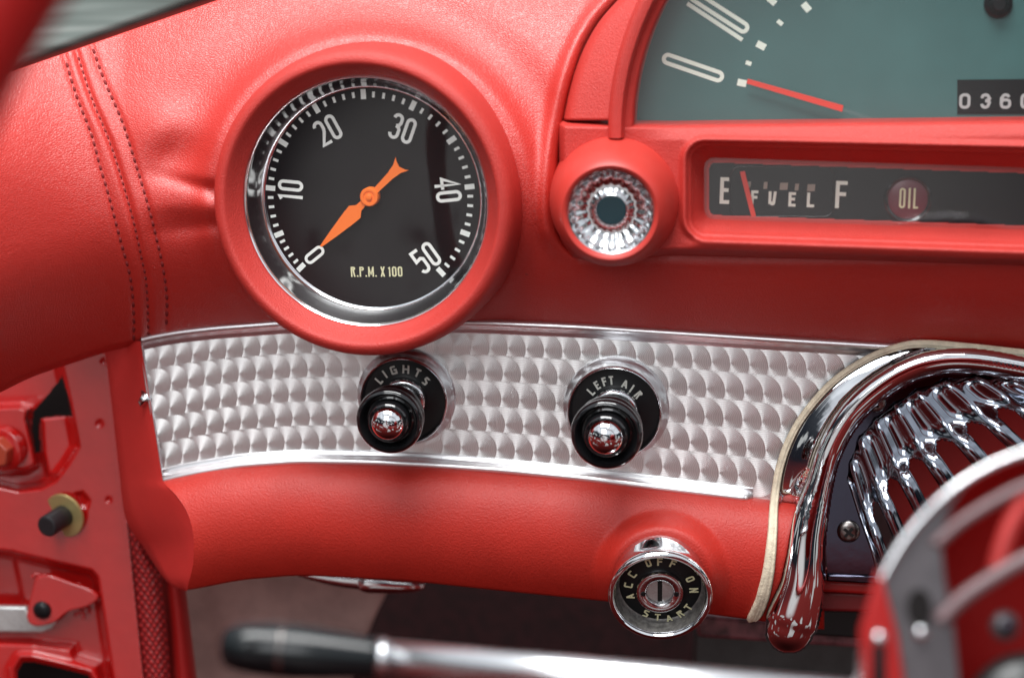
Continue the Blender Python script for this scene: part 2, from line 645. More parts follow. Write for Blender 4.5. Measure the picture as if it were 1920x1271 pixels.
def weave():
    m, n, p = material('red_weave')
    uv = n.n('ShaderNodeUVMap').outputs[0]
    sx = n.n('ShaderNodeSeparateXYZ')
    n.l(uv, sx.inputs[0])
    a = n.m('SINE', n.m('MULTIPLY', n.m('ADD', sx.outputs[0], sx.outputs[1]), 3.14159))
    b = n.m('SINE', n.m('MULTIPLY', n.m('SUBTRACT', sx.outputs[0], sx.outputs[1]), 3.14159))
    h = n.m('SUBTRACT', n.m('MULTIPLY', n.m('MINIMUM', n.m('ABSOLUTE', a), n.m('ABSOLUTE', b)), 2.0), 1.0)
    c = n.mix(n.step(h, -0.6, 0.4), (0.18, 0.006, 0.008, 1), (0.50, 0.022, 0.022, 1))
    n.l(c, p.inputs['Base Color'])
    p.inputs['Roughness'].default_value = 0.5
    bp = n.n('ShaderNodeBump')
    bp.inputs['Distance'].default_value = 0.0006
    bp.inputs['Strength'].default_value = 0.7
    n.l(h, bp.inputs['Height'])
    n.l(bp.outputs[0], p.inputs['Normal'])
    return m


M['weave'] = weave()


def streaks():
    m, n, p = material('screen_moulding')
    co = n.n('ShaderNodeTexCoord').outputs['Object']
    mp = n.n('ShaderNodeMapping')
    mp.inputs['Rotation'].default_value = (0, R_(-14), 0)
    mp.inputs['Scale'].default_value = (6, 6, 160)
    n.l(co, mp.inputs['Vector'])
    f = n.noise(mp.outputs[0], 1.0, 4.0, 0.6)
    n.l(n.ramp(f, [(0.3, (0.10, 0.12, 0.11)), (0.55, (0.24, 0.29, 0.27)), (0.72, (0.5, 0.55, 0.52))]), p.inputs['Base Color'])
    p.inputs['Metallic'].default_value = 0.5
    p.inputs['Roughness'].default_value = 0.35
    return m


M['streaks'] = streaks()


def perlage(U, Vd):
    """engine-turned aluminium: overlapping discs of concentric grooves"""
    m, n, p = material('engine_turned_aluminium')
    uv = n.n('ShaderNodeUVMap').outputs[0]
    sp = n.n('ShaderNodeSeparateXYZ')
    n.l(uv, sp.inputs[0])
    u, v = sp.outputs[0], sp.outputs[1]
    R, A = 0.69, 0.715

    def cand(j):
        wn = n.n('ShaderNodeTexWhiteNoise', noise_dimensions='1D')
        n.l(j, wn.inputs['W'])
        off = n.m('MULTIPLY', wn.outputs['Value'], A)
        dy = n.m('SUBTRACT', v, j)
        w2 = n.m('SUBTRACT', R * R, n.m('MULTIPLY', dy, dy))
        ww = n.m('SQRT', n.m('MAXIMUM', w2, 0.0))
        k = n.m('CEIL', n.m('DIVIDE', n.m('SUBTRACT', n.m('SUBTRACT', u, off), ww), A))
        c = n.m('ADD', n.m('MULTIPLY', k, A), off)
        dx = n.m('SUBTRACT', u, c)
        ok = n.m('MULTIPLY', n.m('GREATER_THAN', w2, 0.0), n.m('LESS_THAN', dx, ww))
        ok = n.m('MULTIPLY', ok, n.m('MULTIPLY', n.m('GREATER_THAN', j, 0.5), n.m('LESS_THAN', j, 5.5)))
        return dx, dy, ok, k

    j1 = n.m('FLOOR', n.m('ADD', v, R))
    j2 = n.m('SUBTRACT', j1, 1.0)
    dx1, dy1, ok1, k1 = cand(j1)
    dx2, dy2, ok2, k2 = cand(j2)

    def sel(a, b):
        return n.m('ADD', n.m('MULTIPLY', a, ok1), n.m('MULTIPLY', b, n.m('SUBTRACT', 1.0, ok1)))

    dx, dy, k, j = sel(dx1, dx2), sel(dy1, dy2), sel(k1, k2), sel(j1, j2)
    anyd = n.m('MAXIMUM', ok1, ok2)
    r = n.m('SQRT', n.m('ADD', n.m('MULTIPLY', dx, dx), n.m('MULTIPLY', dy, dy)))
    ra = n.m('MAXIMUM', r, 0.001)
    cmb = n.n('ShaderNodeCombineXYZ')
    n.l(k, cmb.inputs[0])
    n.l(j, cmb.inputs[1])
    wn = n.n('ShaderNodeTexWhiteNoise', noise_dimensions='3D')
    n.l(cmb.outputs[0], wn.inputs['Vector'])
    rnd = wn.outputs['Value']
    # direction across the grooves (along the disc radius)
    tu = n.vm('SCALE', tuple(U), scale=n.m('DIVIDE', dx, ra))
    tv = n.vm('SCALE', tuple(Vd), scale=n.m('DIVIDE', dy, ra))
    tan = n.vm('NORMALIZE', n.vm('ADD', tu, tv))
    # off the discs the metal is rolled lengthwise
    tmix = n.n('ShaderNodeMix', data_type='VECTOR')
    n.l(anyd, tmix.inputs['Factor'])
    tmix.inputs['A'].default_value = tuple(Vd)
    n.l(tan, tmix.inputs['B'])
    n.l(tmix.outputs['Result'], p.inputs['Tangent'])
    n.l(n.m('MULTIPLY', anyd, 0.76), p.inputs['Anisotropic'])
    p.inputs['Metallic'].default_value = 1.0
    n.l(n.m('ADD', 0.43, n.m('MULTIPLY', rnd, 0.07)), p.inputs['Roughness'])
    ring = n.m('SINE', n.m('MULTIPLY', r, 2 * math.pi * 15.0))
    edge = n.m('MULTIPLY', n.step(r, R - 0.045, R - 0.005), anyd)
    co = n.n('ShaderNodeTexCoord').outputs['Object']
    fog = n.noise(co, 45.0, 4.0, 0.6)
    g = n.m('ADD', 0.90, n.m('MULTIPLY', rnd, 0.08))
    g = n.m('ADD', g, n.m('MULTIPLY', n.m('MULTIPLY', ring, 0.15), anyd))
    g = n.m('SUBTRACT', g, n.m('MULTIPLY', edge, 0.10))
    g = n.m('SUBTRACT', g, n.m('MULTIPLY', n.step(fog, 0.5, 0.75), 0.10))
    cc = n.n('ShaderNodeCombineColor')
    n.l(g, cc.inputs[0])
    n.l(n.m('MULTIPLY', g, 1.01), cc.inputs[1])
    n.l(n.m('MULTIPLY', g, 1.0), cc.inputs[2])
    n.l(cc.outputs[0], p.inputs['Base Color'])
    b = n.n('ShaderNodeBump')
    b.inputs['Distance'].default_value = 0.00002
    b.inputs['Strength'].default_value = 0.5
    n.l(n.m('MULTIPLY', ring, anyd), b.inputs['Height'])
    n.l(b.outputs[0], p.inputs['Normal'])
    return m


# ================================================================== THE DASHBOARD (pad, stitching, lower rail, end cap)
dash = thing('dashboard', 'red leather covered dashboard with a rounded red painted lower rail', 'dashboard', WP(960, 640, -20))
BX = [-120, 0, 60, 190, 265, 400, 530, 700, 900, 1300, 1670, 2040]
BY = [775, 714, 684, 641, 622, 606, 597, 593, 597, 619, 642, 656]


def Bpad(px):
    return smooth_interp(px, BX, BY, 20)


CREASE = catmull([(1215, -70), (1165, -10), (1120, 42), (1088, 100), (1064, 170), (1050, 240), (1041, 320), (1038, 400), (1048, 450), (1075, 490)], 6)
SEAM_L = catmull([(118, 85), (123, 112), (144, 182), (171, 251), (187, 310), (206, 374), (227, 455), (243, 513), (250, 570), (251, 640)], 5)
SEAM_M = catmull([(138, 80), (144, 99), (171, 182), (206, 267), (230, 342), (251, 417), (265, 481), (275, 535), (279, 640)], 5)
SEAM_R = catmull([(168, 75), (174, 91), (195, 150), (230, 230), (257, 315), (278, 385), (294, 449), (306, 503), (313, 561), (311, 620)], 5)


def hpad(px, py):
    s = (Bpad(px) - py) * S
    lo = 1.5 + 26.5 * (1 - np.clip((50 - s) / 50, 0, 1.05) ** 2.1)
    hi = 28 - 30 * ((s - 50) / 75) ** 2
    h = np.where(s < 50, lo, hi)
    h = h - 9 * sstep(-s, 2, 5)
    h = h + 26 * (np.clip((240 - px) / 240, 0, 2)) ** 1.7
    # leather drawn up round the tachometer
    r = np.hypot(px - 690, (py - 372))
    ang = np.arctan2(-(py - 372), px - 690)
    h = h + 4.5 * np.exp(-((np.maximum(r - 300, 0)) / 24) ** 2) * (0.45 + 0.55 * sstep(np.sin(ang), -0.5, 0.7))
    h = h - 2.2 * np.exp(-((r - 372) / 40) ** 2) * sstep(np.sin(ang), -0.2, 0.5)
    # puckers left of the tachometer
    fx = sstep(px, 250, 400) * (px < 450)
    h = h - 2.4 * fx * np.exp(-((py - (352 + (px - 380) * 0.25)) / 15) ** 2) * (r > 280)
    h = h + 1.2 * fx * np.exp(-((py - 388) / 18) ** 2)
    h = h - 1.0 * fx * np.exp(-((py - (425 - (px - 380) * 0.1)) / 15) ** 2)
    h = h + 1.6 * sstep(px, 230, 330) * sstep(-px, -420, -330) * np.sin(py * 0.045 + px * 0.012) * np.exp(-((py - 300) / 130) ** 2)
    # slow unevenness of stuffed leather
    h = h + 0.5 * np.sin(px * 0.013 + 1.3 * np.sin(py * 0.011)) * np.sin(py * 0.017 + 0.8)
    # roll edge beside the gauge housing
    d = pdist(px, py, CREASE)
    cx = np.interp(py, CREASE[:, 1], CREASE[:, 0])
    sg = np.where(px > cx, -d, d)
    top = sstep(-py, -500, -430)
    h = h + top * (3.0 * np.exp(-((sg - 16) / 14) ** 2) - 9.0 * sstep(-sg, -2, 12))
    # seam
    dm = pdist(px, py, SEAM_M)
    h = h - 1.3 * np.exp(-(dm / 4.0) ** 2) + 0.5 * np.exp(-((dm - 13) / 8.0) ** 2)
    for sm in (SEAM_L, SEAM_R):
        dd = pdist(px, py, sm)
        h = h - 0.8 * np.exp(-(dd / 4.5) ** 2)
    return h


xs = np.arange(-110, 2041, 3.6)
rows = 210
vv = np.linspace(0, 1, rows)
ytop = np.maximum(142 - xs * 0.347, -75)
ybot = Bpad(xs) + 22
PX = np.tile(xs, (rows, 1))
PY = ytop + (ybot - ytop) * vv[:, None]
H = hpad(PX, PY)
P = WP(PX, PY, H)
back = P[0] - 10 * N0 + np.array([0, 0, -1.5])
back2 = P[0] - 45 * N0 + np.array([0, 0, -12])
P = np.concatenate([back2[None], back[None], P], 0)
hole = (np.hypot(PX - 690, PY - 378) < 262) | ((PX > 1125) & (PY < np.minimum(460, 225 + (PX - 1125) * 3)) & (PX > np.interp(PY, [-80, 0, 60, 225, 460], [1215, 1200, 1165, 1120, 1120])))
keepp = np.ones((rows + 2, len(xs)), bool)
keepp[2:] = ~hole
mesh('leather_pad', P.reshape(-1, 3), [tuple(reversed(f)) for f in grid_faces(rows + 2, len(xs), keep=keepp)], M['leather'], dash)


def stitches(line, step=15.5, ln=10.5, name='stitch_thread'):
    line = np.asarray(line)
    seg = np.hypot(*np.diff(line, axis=0).T)
    L = np.concatenate([[0], np.cumsum(seg)])
    VV, FF = [], []
    off = 0
    s = 3.0
    while s < L[-1] - ln:
        t = np.linspace(s, s + ln, 5)
        x = np.interp(t, L, line[:, 0])
        y = np.interp(t, L, line[:, 1])
        if y[0] < 142 - x[0] * 0.347 + 5:
            s += step
            continue
        hh = hpad(x, y) + np.array([-0.3, 0.0, 0.08, 0.0, -0.3])
        path = WP(x, y, hh)
        V, F = sweep_vf(path, lambda i: circ(0.6 if 0 < i < 4 else 0.3, 6), upv=tuple(N0))
        VV.append(V)
        FF += [tuple(off + k for k in f) for f in F]
        off += len(V)
        s += step
    mesh(name, np.vstack(VV), FF, M['thread'], dash)


stitches(SEAM_L)
stitches(SEAM_R)
stitches(SEAM_M, 13.0, 8.0, 'seam_thread')

# lower rail
TRX, TRY = [280, 304, 400, 560, 800, 1100, 1300, 1460, 1560], [910, 903, 880, 866, 872, 900, 924, 942, 955]
BRX, BRY = [280, 350, 400, 450, 560, 760, 950, 1140, 1400, 1560], [1112, 1107, 1097, 1087, 1078, 1088, 1108, 1127, 1160, 1182]
nv, nu = 60, 320
LV = ([0, .15, .3, .45, .6, .8, 1.0], [304, 331, 350, 360, 364, 362, 350])
vs = np.linspace(0, 1, nv)
us = np.linspace(0, 1, nu)
L0 = smooth_interp(vs, *LV, k=0.05)
RX = L0[:, None] + (1545 - L0[:, None]) * us
tr = smooth_interp(RX, TRX, TRY, 25)
br = smooth_interp(RX, BRX, BRY, 25)
RY = tr + (br - tr) * vs[:, None]


def hrail(v, px, py):
    h = 20 * np.sqrt(np.clip(1 - ((v - 0.52) / 0.56) ** 2, 0, 1)) - 5
    r = np.hypot((px - 1240), (py - 1085) * 1.05)
    r2 = np.hypot((px - 1240), (py - 1080) * 1.05)
    h = h + 9.0 * (1 - sstep(r2, 90, 134))
    return h


RH = hrail(vs[:, None] + 0 * RX, RX, RY)
RH = RH - 30 * sstep(RX, 1492, 1530)
RP = WP(RX, RY, RH)
rowsP = [RP]
for k, dz in enumerate((8, 25, 60)):
    rowsP.append((RP[-1] - dz * N0 + np.array([0, 0, 1.5 + dz * 0.04]))[None])
front = np.concatenate([(RP[0] - 6 * N0)[None]] + rowsP, 0)
keepl = np.ones((front.shape[0], nu), bool)
keepl[1:nv + 1] = np.hypot(RX - 1240, (RY - 1100) * 1.1) > 70
mesh('lower_rail', front.reshape(-1, 3), [tuple(reversed(f)) for f in grid_faces(front.shape[0], nu, keep=keepl)], M['red_rail'], dash)

# end cap of the dash
rp = np.array([(262, 640), (283, 770), (304, 903)])
rh = np.array([-1, -1, RH[0, 0] - 0.0])
capR = [WP(x, y, h) for (x, y), h in zip(rp, rh)] + [RP[i, 0] for i in range(4, nv, 5)] + [RP[-1, 0]]
lt = catmull([(192, 630), (205, 722), (222, 870), (236, 973), (272, 1030), (302, 1077), (324, 1099), (350, 1108)], 6)
capR = np.array(capR)
lr = np.linspace(0, 1, 44)
seg = np.concatenate([[0], np.cumsum(np.linalg.norm(np.diff(capR, axis=0), axis=1))])
capRs = np.stack([np.interp(lr * seg[-1], seg, capR[:, k]) for k in range(3)], -1)
seg = np.concatenate([[0], np.cumsum(np.hypot(*np.diff(lt, axis=0).T))])
lx, ly = np.interp(lr * seg[-1], seg, lt[:, 0]), np.interp(lr * seg[-1], seg, lt[:, 1])
capLs = WP(lx, ly, -22 + 18 * sstep(lr, 0.75, 1.0))
capG = np.stack([capLs - 25 * N0, capLs, *[capLs + (capRs - capLs) * t for t in (0.2, 0.4, 0.6, 0.8, 0.94)], capRs + np.array([0.3, 0, 0.1])], 0)
mesh('end_cap', capG.reshape(-1, 3), grid_faces(capG.shape[0], 44), M['red_cap'], dash)

# ================================================================== ENGINE-TURNED TRIM PANEL
trim = thing('trim_panel', 'silver engine-turned metal trim panel with overlapping swirled discs across the dash', 'trim panel', WP(880, 760, -1))
TPX, TPY = [250, 265, 330, 400, 530, 700, 900, 1100, 1300, 1500, 1670, 1760], [640, 634, 622, 614, 604, 600, 603, 612, 625, 638, 648, 654]
BPX, BPY = [270, 307, 350, 450, 560, 700, 800, 950, 1100, 1300, 1400, 1460, 1760], [915, 903, 893, 876, 868, 870, 875, 886, 901, 926, 938, 946, 985]
nv, nu = 40, 260
vs = np.linspace(0, 1, nv)
us = np.linspace(0, 1, nu)
LE = smooth_interp(vs, [0, .3, .6, 1], [265, 274, 289, 306], 0.05)
RE = np.interp(vs, [0, .2, .4, .6, .8, .93, 1.0], [1735, 1606, 1540, 1506, 1484, 1476, 1474])
GX = LE[:, None] + (RE - LE)[:, None] * us
t_ = smooth_interp(GX, TPX, TPY, 20)
b_ = smooth_interp(GX, BPX, BPY, 20)
GY = t_ + (b_ - t_) * vs[:, None]


def hpanel(px):
    return -2.5 * np.clip((560 - px) / 300, 0, 1.2) ** 1.5


GP = WP(GX, GY, hpanel(GX))
xs2 = np.linspace(200, 1800, 1601)
ucum = np.concatenate([[0], np.cumsum(0.715 / (31.5 + (xs2[1:] - 300) * 0.0038))])
UU = np.interp(GX, xs2, ucum)
VVv = vs[:, None] / 0.17 + 0 * GX
uvs = np.stack([UU.ravel(), VVv.ravel()], -1)
Uw = nrm(WP(1200, 780) - WP(700, 750))
Vw = nrm(np.cross(N0, Uw))
if Vw[2] > 0:
    Vw = -Vw
M['perlage'] = perlage(Uw, Vw)
backp = np.concatenate([(GP[0] - 3 * N0)[None], GP, (GP[-1] - 3 * N0)[None]], 0)
uvb = np.concatenate([uvs[:nu], uvs, uvs[-nu:]], 0)
mesh('turned_sheet', backp.reshape(-1, 3), [tuple(reversed(f)) for f in grid_faces(nv + 2, nu)], M['perlage'], trim, uv=uvb)


def strip(name, xsA, yoff0, yoff1, prof, cx, cy, mat, hbase=0.0, taper=None):
    """moulding along a photo curve: prof = (fraction across, height)"""
    x = xsA
    yc = smooth_interp(x, cx, cy, 20)
    Pp = []
    for f, h in prof:
        y = yc + yoff0 + (yoff1 - yoff0) * f
        k = 1.0 if taper is None else taper(x)
        Pp.append(WP(x, y, hpanel(x) + hbase + h * k))
    Pp = np.array(Pp)
    return mesh(name, Pp.reshape(-1, 3), [tuple(reversed(f)) for f in grid_faces(len(prof), len(x))], mat, trim)


tap = lambda x: np.clip(sstep(x, 262, 272), 0.05, 1)
strip('top_moulding', np.linspace(265, 1690, 240), -7, 22, [(0, -3), (0.01, 0.6), (0.08, 1.9), (0.18, 2.8), (0.3, 3.3), (0.42, 3.2), (0.54, 2.6), (0.64, 1.6), (0.70, 0.8), (0.74, 0.6), (0.96, 0.5), (1.0, 0.1), (1.01, -1)], TPX, TPY, M['moulding'])
strip('bottom_moulding', np.concatenate([np.linspace(304, 1392, 240), np.linspace(1394, 1412, 10)]), -26, 8, [(0, -1), (0.02, 0.4), (0.10, 0.55), (0.26, 0.6), (0.30, 0.9), (0.37, 1.9), (0.46, 2.9), (0.56, 3.6), (0.68, 3.9), (0.8, 3.5), (0.9, 2.6), (0.97, 1.4), (1.0, 0.3), (1.02, -3)], BPX, BPY, M['moulding'],
      taper=lambda x: np.clip(1 - ((x - 1392) / 20) ** 2, 0.05, 1) * (x > 1392) + (x <= 1392))
# bright folded left edge
ev = np.linspace(0.02, 0.97, 40)
ex = smooth_interp(ev, [0, .3, .6, 1], [265, 274, 289, 306], 0.05)
ey = smooth_interp(ex, TPX, TPY) + ev * (smooth_interp(ex, BPX, BPY) - smooth_interp(ex, TPX, TPY))
V, F = sweep_vf(WP(ex, ey, hpanel(ex) + 0.2), lambda i: circ(0.7, 8), upv=tuple(N0))
mesh('folded_edge', V, F, M['moulding'], trim)

# knocked edge at the left end
f_ = Frame(271, 748, -2.2)
lathe('bent_corner', f_, [(2.6, -1.5), (2.4, 0.2), (1.6, 1.1), (0.5, 1.4)], M['worn_chrome'], trim, 9, rmod=lambda r, h_, a: r * (1 + 0.35 * np.sin(a * 2 + h_) + 0.2 * np.cos(3 * a)))

# ================================================================== TACHOMETER
NT_ = nrm((-0.19, -1, -0.21))
tf = Frame(681, 382, 35.0, NT_)
tach = thing('tachometer', 'round tachometer with black dial, orange needle and thick red bezel', 'gauge', tf.at(0, 0, -20))
r0 = 235 * S * 0.96


def T(p, h):   # profile helper: radius in photo px
    return (p * S * 0.958, h)


lathe('bezel', tf, [T(293, -30), T(293, -12), T(292, -6), T(290, -2), T(288, 0.6), T(285, 2.6), T(281, 4.0), T(275, 4.9), T(267, 5.4), T(262, 5.2), T(259, 4.5), T(254, 2.9), T(247, 0.9), T(241, -0.8), T(237.5, -1.5), T(235.5, -2.2), T(235, -3.4)], M['red_trim'], tach, 160, cap1=False)
lathe('chrome_ring', tf, [T(238, -4.2), T(237, -2.4), T(234, -2.0), T(231.5, -2.4), T(229, -4), T(222, -9), T(214, -12.0), T(209, -12.8), T(205, -12.9)], M['mirror_ring'], tach, 160, cap1=False)
dz = -12.8
dial = lathe('dial', tf, [T(212, dz - 2), T(212, dz)], M['black_dial'], tach, 128, cap0=True)


def quad_items(fr, quads, h):
    VV, FF = [], []
    for q in quads:
        o = len(VV)
        for a, b in q:
            VV.append(fr.at(a, b, h))
        FF.append((o, o + 1, o + 2, o + 3))
    return np.array(VV), FF


hub = tf.px(691.5, 370.5, dz + 0.1)
quads = []
a5 = [225.5, 202, 174.6, 147.7, 121, 93.5, 64.8, 35, 6.1, -20.5, -46.2]
tickc = tf.px(693, 370.5, dz + 0.1)
mk = []
for i in range(11):
    p5 = tf.px(691.5 + 50 * math.cos(R_(a5[i])), 370.5 - 50 * math.sin(R_(a5[i])), dz + .1) - hub
    mk.append(math.degrees(math.atan2(p5[1], p5[0])))
mk = np.degrees(np.unwrap(np.radians(mk)))
ro = 200 * S * 0.978
for i in range(51):
    a = R_(np.interp(i / 5, range(11), mk))
    big = i % 5 == 0
    lg = 18 * S if big else 10.5 * S
    wd = (9.5 if big else 5.0) * S / 2
    rad = np.array([math.cos(a), math.sin(a)])
    tn = np.array([-rad[1], rad[0]])
    rc = ro if big else ro - 1.0 * S * 4
    quads.append([tickc + rad * rc - tn * wd, tickc + rad * rc + tn * wd, tickc + rad * (rc - lg) + tn * wd, tickc + rad * (rc - lg) - tn * wd])
V, F = quad_items(tf, quads, dz + 0.12)
mesh('tick_marks', V, F, M['white_print'], dial, smooth=False)


def reg1(x, y):
    return (380 + x / 2.05, 60 + y / 2.05)


for tx, cx_, cy_, rot, hh in (('0', 430, 857, -39 + 90 - 90, 0), ('10', 337, 607, 84, 0), ('20', 480, 378, 27, 0), ('30', 768, 372, -22, 0), ('40', 943, 606, -85, 0), ('50', 858, 868, 34, 0)):
    x, y = reg1(cx_, cy_)
    rot2 = rot if tx != '0' else 37 - 90
    HH = 48 * S if tx != '0' else 43 * S
    items = word(tf, tx, x, y, HH, 0.42 if tx != '0' else 0.46, 0.125, rot2, 0.10, dz + 0.12, rd=None, widths={'1': 0.22})
    lettering('numeral', tf, items, dz + 0.12, M['white_print'], dial)
lettering('caption', tf, word(tf, 'R.P.M. X 100', 706, 509.5, 18.5 * S, 0.46, 0.15, 0, 0.13, dz + .12, rd=0.12, widths={'.': 0.16, ' ': 0.12, '1': 0.2, 'M': 0.58}), dz + 0.12, M['cream_print'], dial)

nh = dz + 2.6
tip = tf.px(*reg1(455, 824), nh)
hubn = tf.px(*reg1(642, 634), nh)
dirn = tip - hubn
LN = np.hypot(*dirn)
dirn /= LN
sdn = np.array([-dirn[1], dirn[0]])
prof = [(LN, 0.35), (LN * .74, 1.5), (LN * .45, 2.6), (LN * .30, 3.0), (LN * .22, 1.4), (LN * .08, 1.1), (-LN * .2, 1.1), (-LN * .42, 1.35), (-LN * .56, 2.0), (-LN * .66, 3.3), (-LN * .63, 2.2)]
L_ = [hubn + dirn * a + sdn * b for a, b in prof]
R2 = [hubn + dirn * a - sdn * b for a, b in reversed(prof)]
notch = [hubn - dirn * LN * .60]
outl = np.array(L_ + notch + R2)
top = tf.at(outl[:, 0], outl[:, 1], nh + 0.5)
bot = tf.at(outl[:, 0], outl[:, 1], nh)
V, F = prism_vf(top, bot)
needle = mesh('needle', V, F, M['orange'], tach, smooth=False)
lathe('needle_hub', tf, [(3.45, nh - 2.4), (3.45, nh + 0.8), (3.1, nh + 1.2), (2.2, nh + 1.2), (2.0, nh + 0.95), (1.2, nh + 0.95), (1.0, nh + 1.6), (0.5, nh + 1.7)], M['orange'], needle, 48, ca=hubn[0], cb=hubn[1])
lathe('glass', tf, [T(236, -3.2), T(200, -2.4), T(120, -1.5), T(40, -1.3), T(2, -1.3)], M['glass'], tach, 96)

# ================================================================== PULL KNOBS
NK = nrm((-0.155, -1, -0.262))
kf = Frame(762, 744, 0.0, NK)
KT = -0.3


def knob_parts(root, fr, chars, mat_txt):
    esc = lathe('flange', fr, [(18.9, -2.0), (18.9, 0.4), (18.5, 1.2), (17.6, 2.2), (17.1, 4.6), (16.9, 5.6), (16.5, 6.0), (16.1, 5.8), (15.9, 5.0), (15.4, 3.6), (15.3, 3.0)], M['worn_chrome'], root, 96, cap1=False)
    dl = lathe('escutcheon', fr, [(15.5, 1.2), (15.5, 3.0), (14.6, 3.1), (9.2, 3.4), (8.8, 3.6)], M['black_satin'], root, 96)
    txt = lettering('lettering', fr, chars, 3.62, mat_txt, dl)
    lathe('ferrule', fr, [(8.5, 3.4), (8.5, 6.0), (8.1, 6.6), (7.6, 6.9), (6.0, 7.0), (5.6, 7.0), (5.6, 24)], M['worn_chrome'], root, 64)
    kb = lathe('knob', fr, [(7.0, 22.5), (10.6, 22.8), (11.4, 23.4), (11.7, 24.4), (11.2, 25.6), (10.8, 26.8), (11.2, 28.2), (12.0, 29.4), (12.4, 30.8), (12.2, 32.2), (11.5, 33.2), (10.8, 33.4), (10.2, 32.8), (9.6, 31.0), (8.6, 29.6), (8.0, 29.8), (7.8, 33.0), (7.5, 34.4), (7.0, 34.8), (6.4, 34.4), (6.2, 33.0)], M['black_gloss'], root, 96)
    ball = []
    for k in range(19):
        a = R_(-30 + 120 * k / 18)
        ball.append((max(6.4 * math.cos(a), 0.05), 34.2 + 6.4 * math.sin(a) * 0.8))
    lathe('chrome_button', fr, ball, M['chrome'], kb, 64)


def arc_text(fr, pts, H, wr, t, h, inward=False, ctr=(0, 0), widths={}, rd=None):
    """each letter at a photo pixel, upright along its radius"""
    out = []
    for ch, x, y in pts:
        c = fr.px(x, y, h)
        a = math.degrees(math.atan2(c[1] - ctr[1], c[0] - ctr[0]))
        rot = a - 90 if not inward else a + 90
        out.append((ch, c[0], c[1], H, widths.get(ch, wr), t, rot, rd))
    return out


lk = thing('pull_knob', 'black pull knob with a chrome button, marked LIGHTS', 'knob', kf.at(0, 0, 0), 'pull knobs on the trim panel')
pts = [('L', 710.5, 713), ('I', 721.5, 701.5), ('G', 738, 694), ('H', 761, 692.5), ('T', 783, 699), ('S', 798.5, 714.5)]
knob_parts(lk, kf, arc_text(kf, pts, 3.3, 0.62, 0.22, 3.62, widths={'I': 0.25, 'L': 0.5, 'H': 0.8, 'G': 0.75}, rd=0.1, ctr=(0, -1)), M['grey_print'])
af = Frame(1155, 765, 0.0, NK)
ak = thing('pull_knob', 'black pull knob with a chrome button, marked LEFT AIR', 'knob', af.at(0, 0, 0), 'pull knobs on the trim panel')


def r7(x, y):
    return (860 + x / 2.909, 580 + y / 2.909)


# the second knob is a touch larger: same parts about its own frame
pts = [('L', *r7(722, 447)), ('E', *r7(755, 414)), ('F', *r7(795, 394)), ('T', *r7(832, 387)), ('A', *r7(908, 405)), ('I', *r7(944, 432)), ('R', *r7(980, 466))]


class SFrame(Frame):
    pass


sf = SFrame(1155, 765, 0.0, NK)
sc_ = 1.055
_at = sf.at
sf.at = lambda a, b, h=0.0: _at(np.asarray(a, float) * sc_, np.asarray(b, float) * sc_, np.asarray(h, float) * sc_)
_p = sf.px
sf.px = lambda x, y, h=0.0: _p(x, y, h * sc_) / sc_
knob_parts(ak, sf, arc_text(sf, pts, 3.2, 0.5, 0.2, 3.62, widths={'I': 0.2, 'A': 0.66, 'R': 0.55}, rd=0.12, ctr=(0, -1)), M['grey_print'])

# ================================================================== IGNITION SWITCH
NI = nrm((-0.07, -1, -0.52))
gf = Frame(1238, 1112, 29.0, NI)


def r8(x, y):
    return (1120 + x / 5.525, 980 + y / 5.525)


ign = thing('ignition_switch', 'round chrome ignition switch with black dial reading ACC OFF ON START', 'switch', gf.at(0, 0, -12))
lathe('barrel', gf, [(18.2, -22), (18.0, -10), (17.7, -5), (17.5, -2.5), (17.8, -1.6), (18.6, -0.9), (19.1, 0.2), (19.2, 1.2), (18.8, 2.2), (18.1, 2.8), (17.3, 2.8), (16.7, 2.1), (16.5, 1.2)], M['chrome'], ign, 96, cap1=False)
lathe('inner_sleeve', gf, [(16.6, 1.4), (16.3, -1.5), (15.9, -4.5), (15.2, -5.4), (14.8, -5.6)], simple('dull_sleeve', (0.20, 0.19, 0.18), 0.5, 0.5, var=0.35, vscale=500, dirt=0.6), ign, 96, cap1=False)
gd = lathe('dial', gf, [(15.4, -7), (15.4, -5.5), (14.0, -5.3), (9.8, -4.6), (9.0, -4.5)], M['black_satin'], ign, 96)
hz = -4.42
cg = gf.px(*r8(648, 700), hz)
pts = [('A', 338, 758), ('C', 322, 640), ('C', 362, 528), ('O', 528, 410), ('F', 648, 398), ('F', 785, 418), ('O', 962, 577), ('N', 1000, 692)]
it = arc_text(gf, [(c, *r8(x, y)) for c, x, y in pts], 3.3, 0.62, 0.2, hz, ctr=cg, rd=0.12)
pts = [('S', 505, 932), ('T', 625, 970), ('A', 742, 978), ('R', 862, 935), ('T', 942, 868)]
it += arc_text(gf, [(c, *r8(x, y)) for c, x, y in pts], 3.0, 0.72, 0.2, hz, inward=True, ctr=cg, rd=0.12)
lettering('lettering', gf, it, hz + 0.3, M['cream_print'], gd)
cyl = lathe('key_cylinder', gf, [(8.9, -5), (8.9, -3.4), (8.5, -2.6), (7.8, -2.4), (5.6, -2.6), (5.2, -3.0), (5.1, -6.0)], M['worn_chrome'], ign, 64, ca=cg[0], cb=cg[1], cap1=False)
lathe('key_plug', gf, [(5.15, -7), (5.15, -4.4), (4.9, -4.2)], M['zinc'], cyl, 48, ca=cg[0], cb=cg[1])
sl = [(cg[0] - 0.85, cg[1] - 4.6), (cg[0] + 0.85, cg[1] - 4.6), (cg[0] + 0.85, cg[1] + 4.6), (cg[0] - 0.85, cg[1] + 4.6)]
sl = np.array(sl)
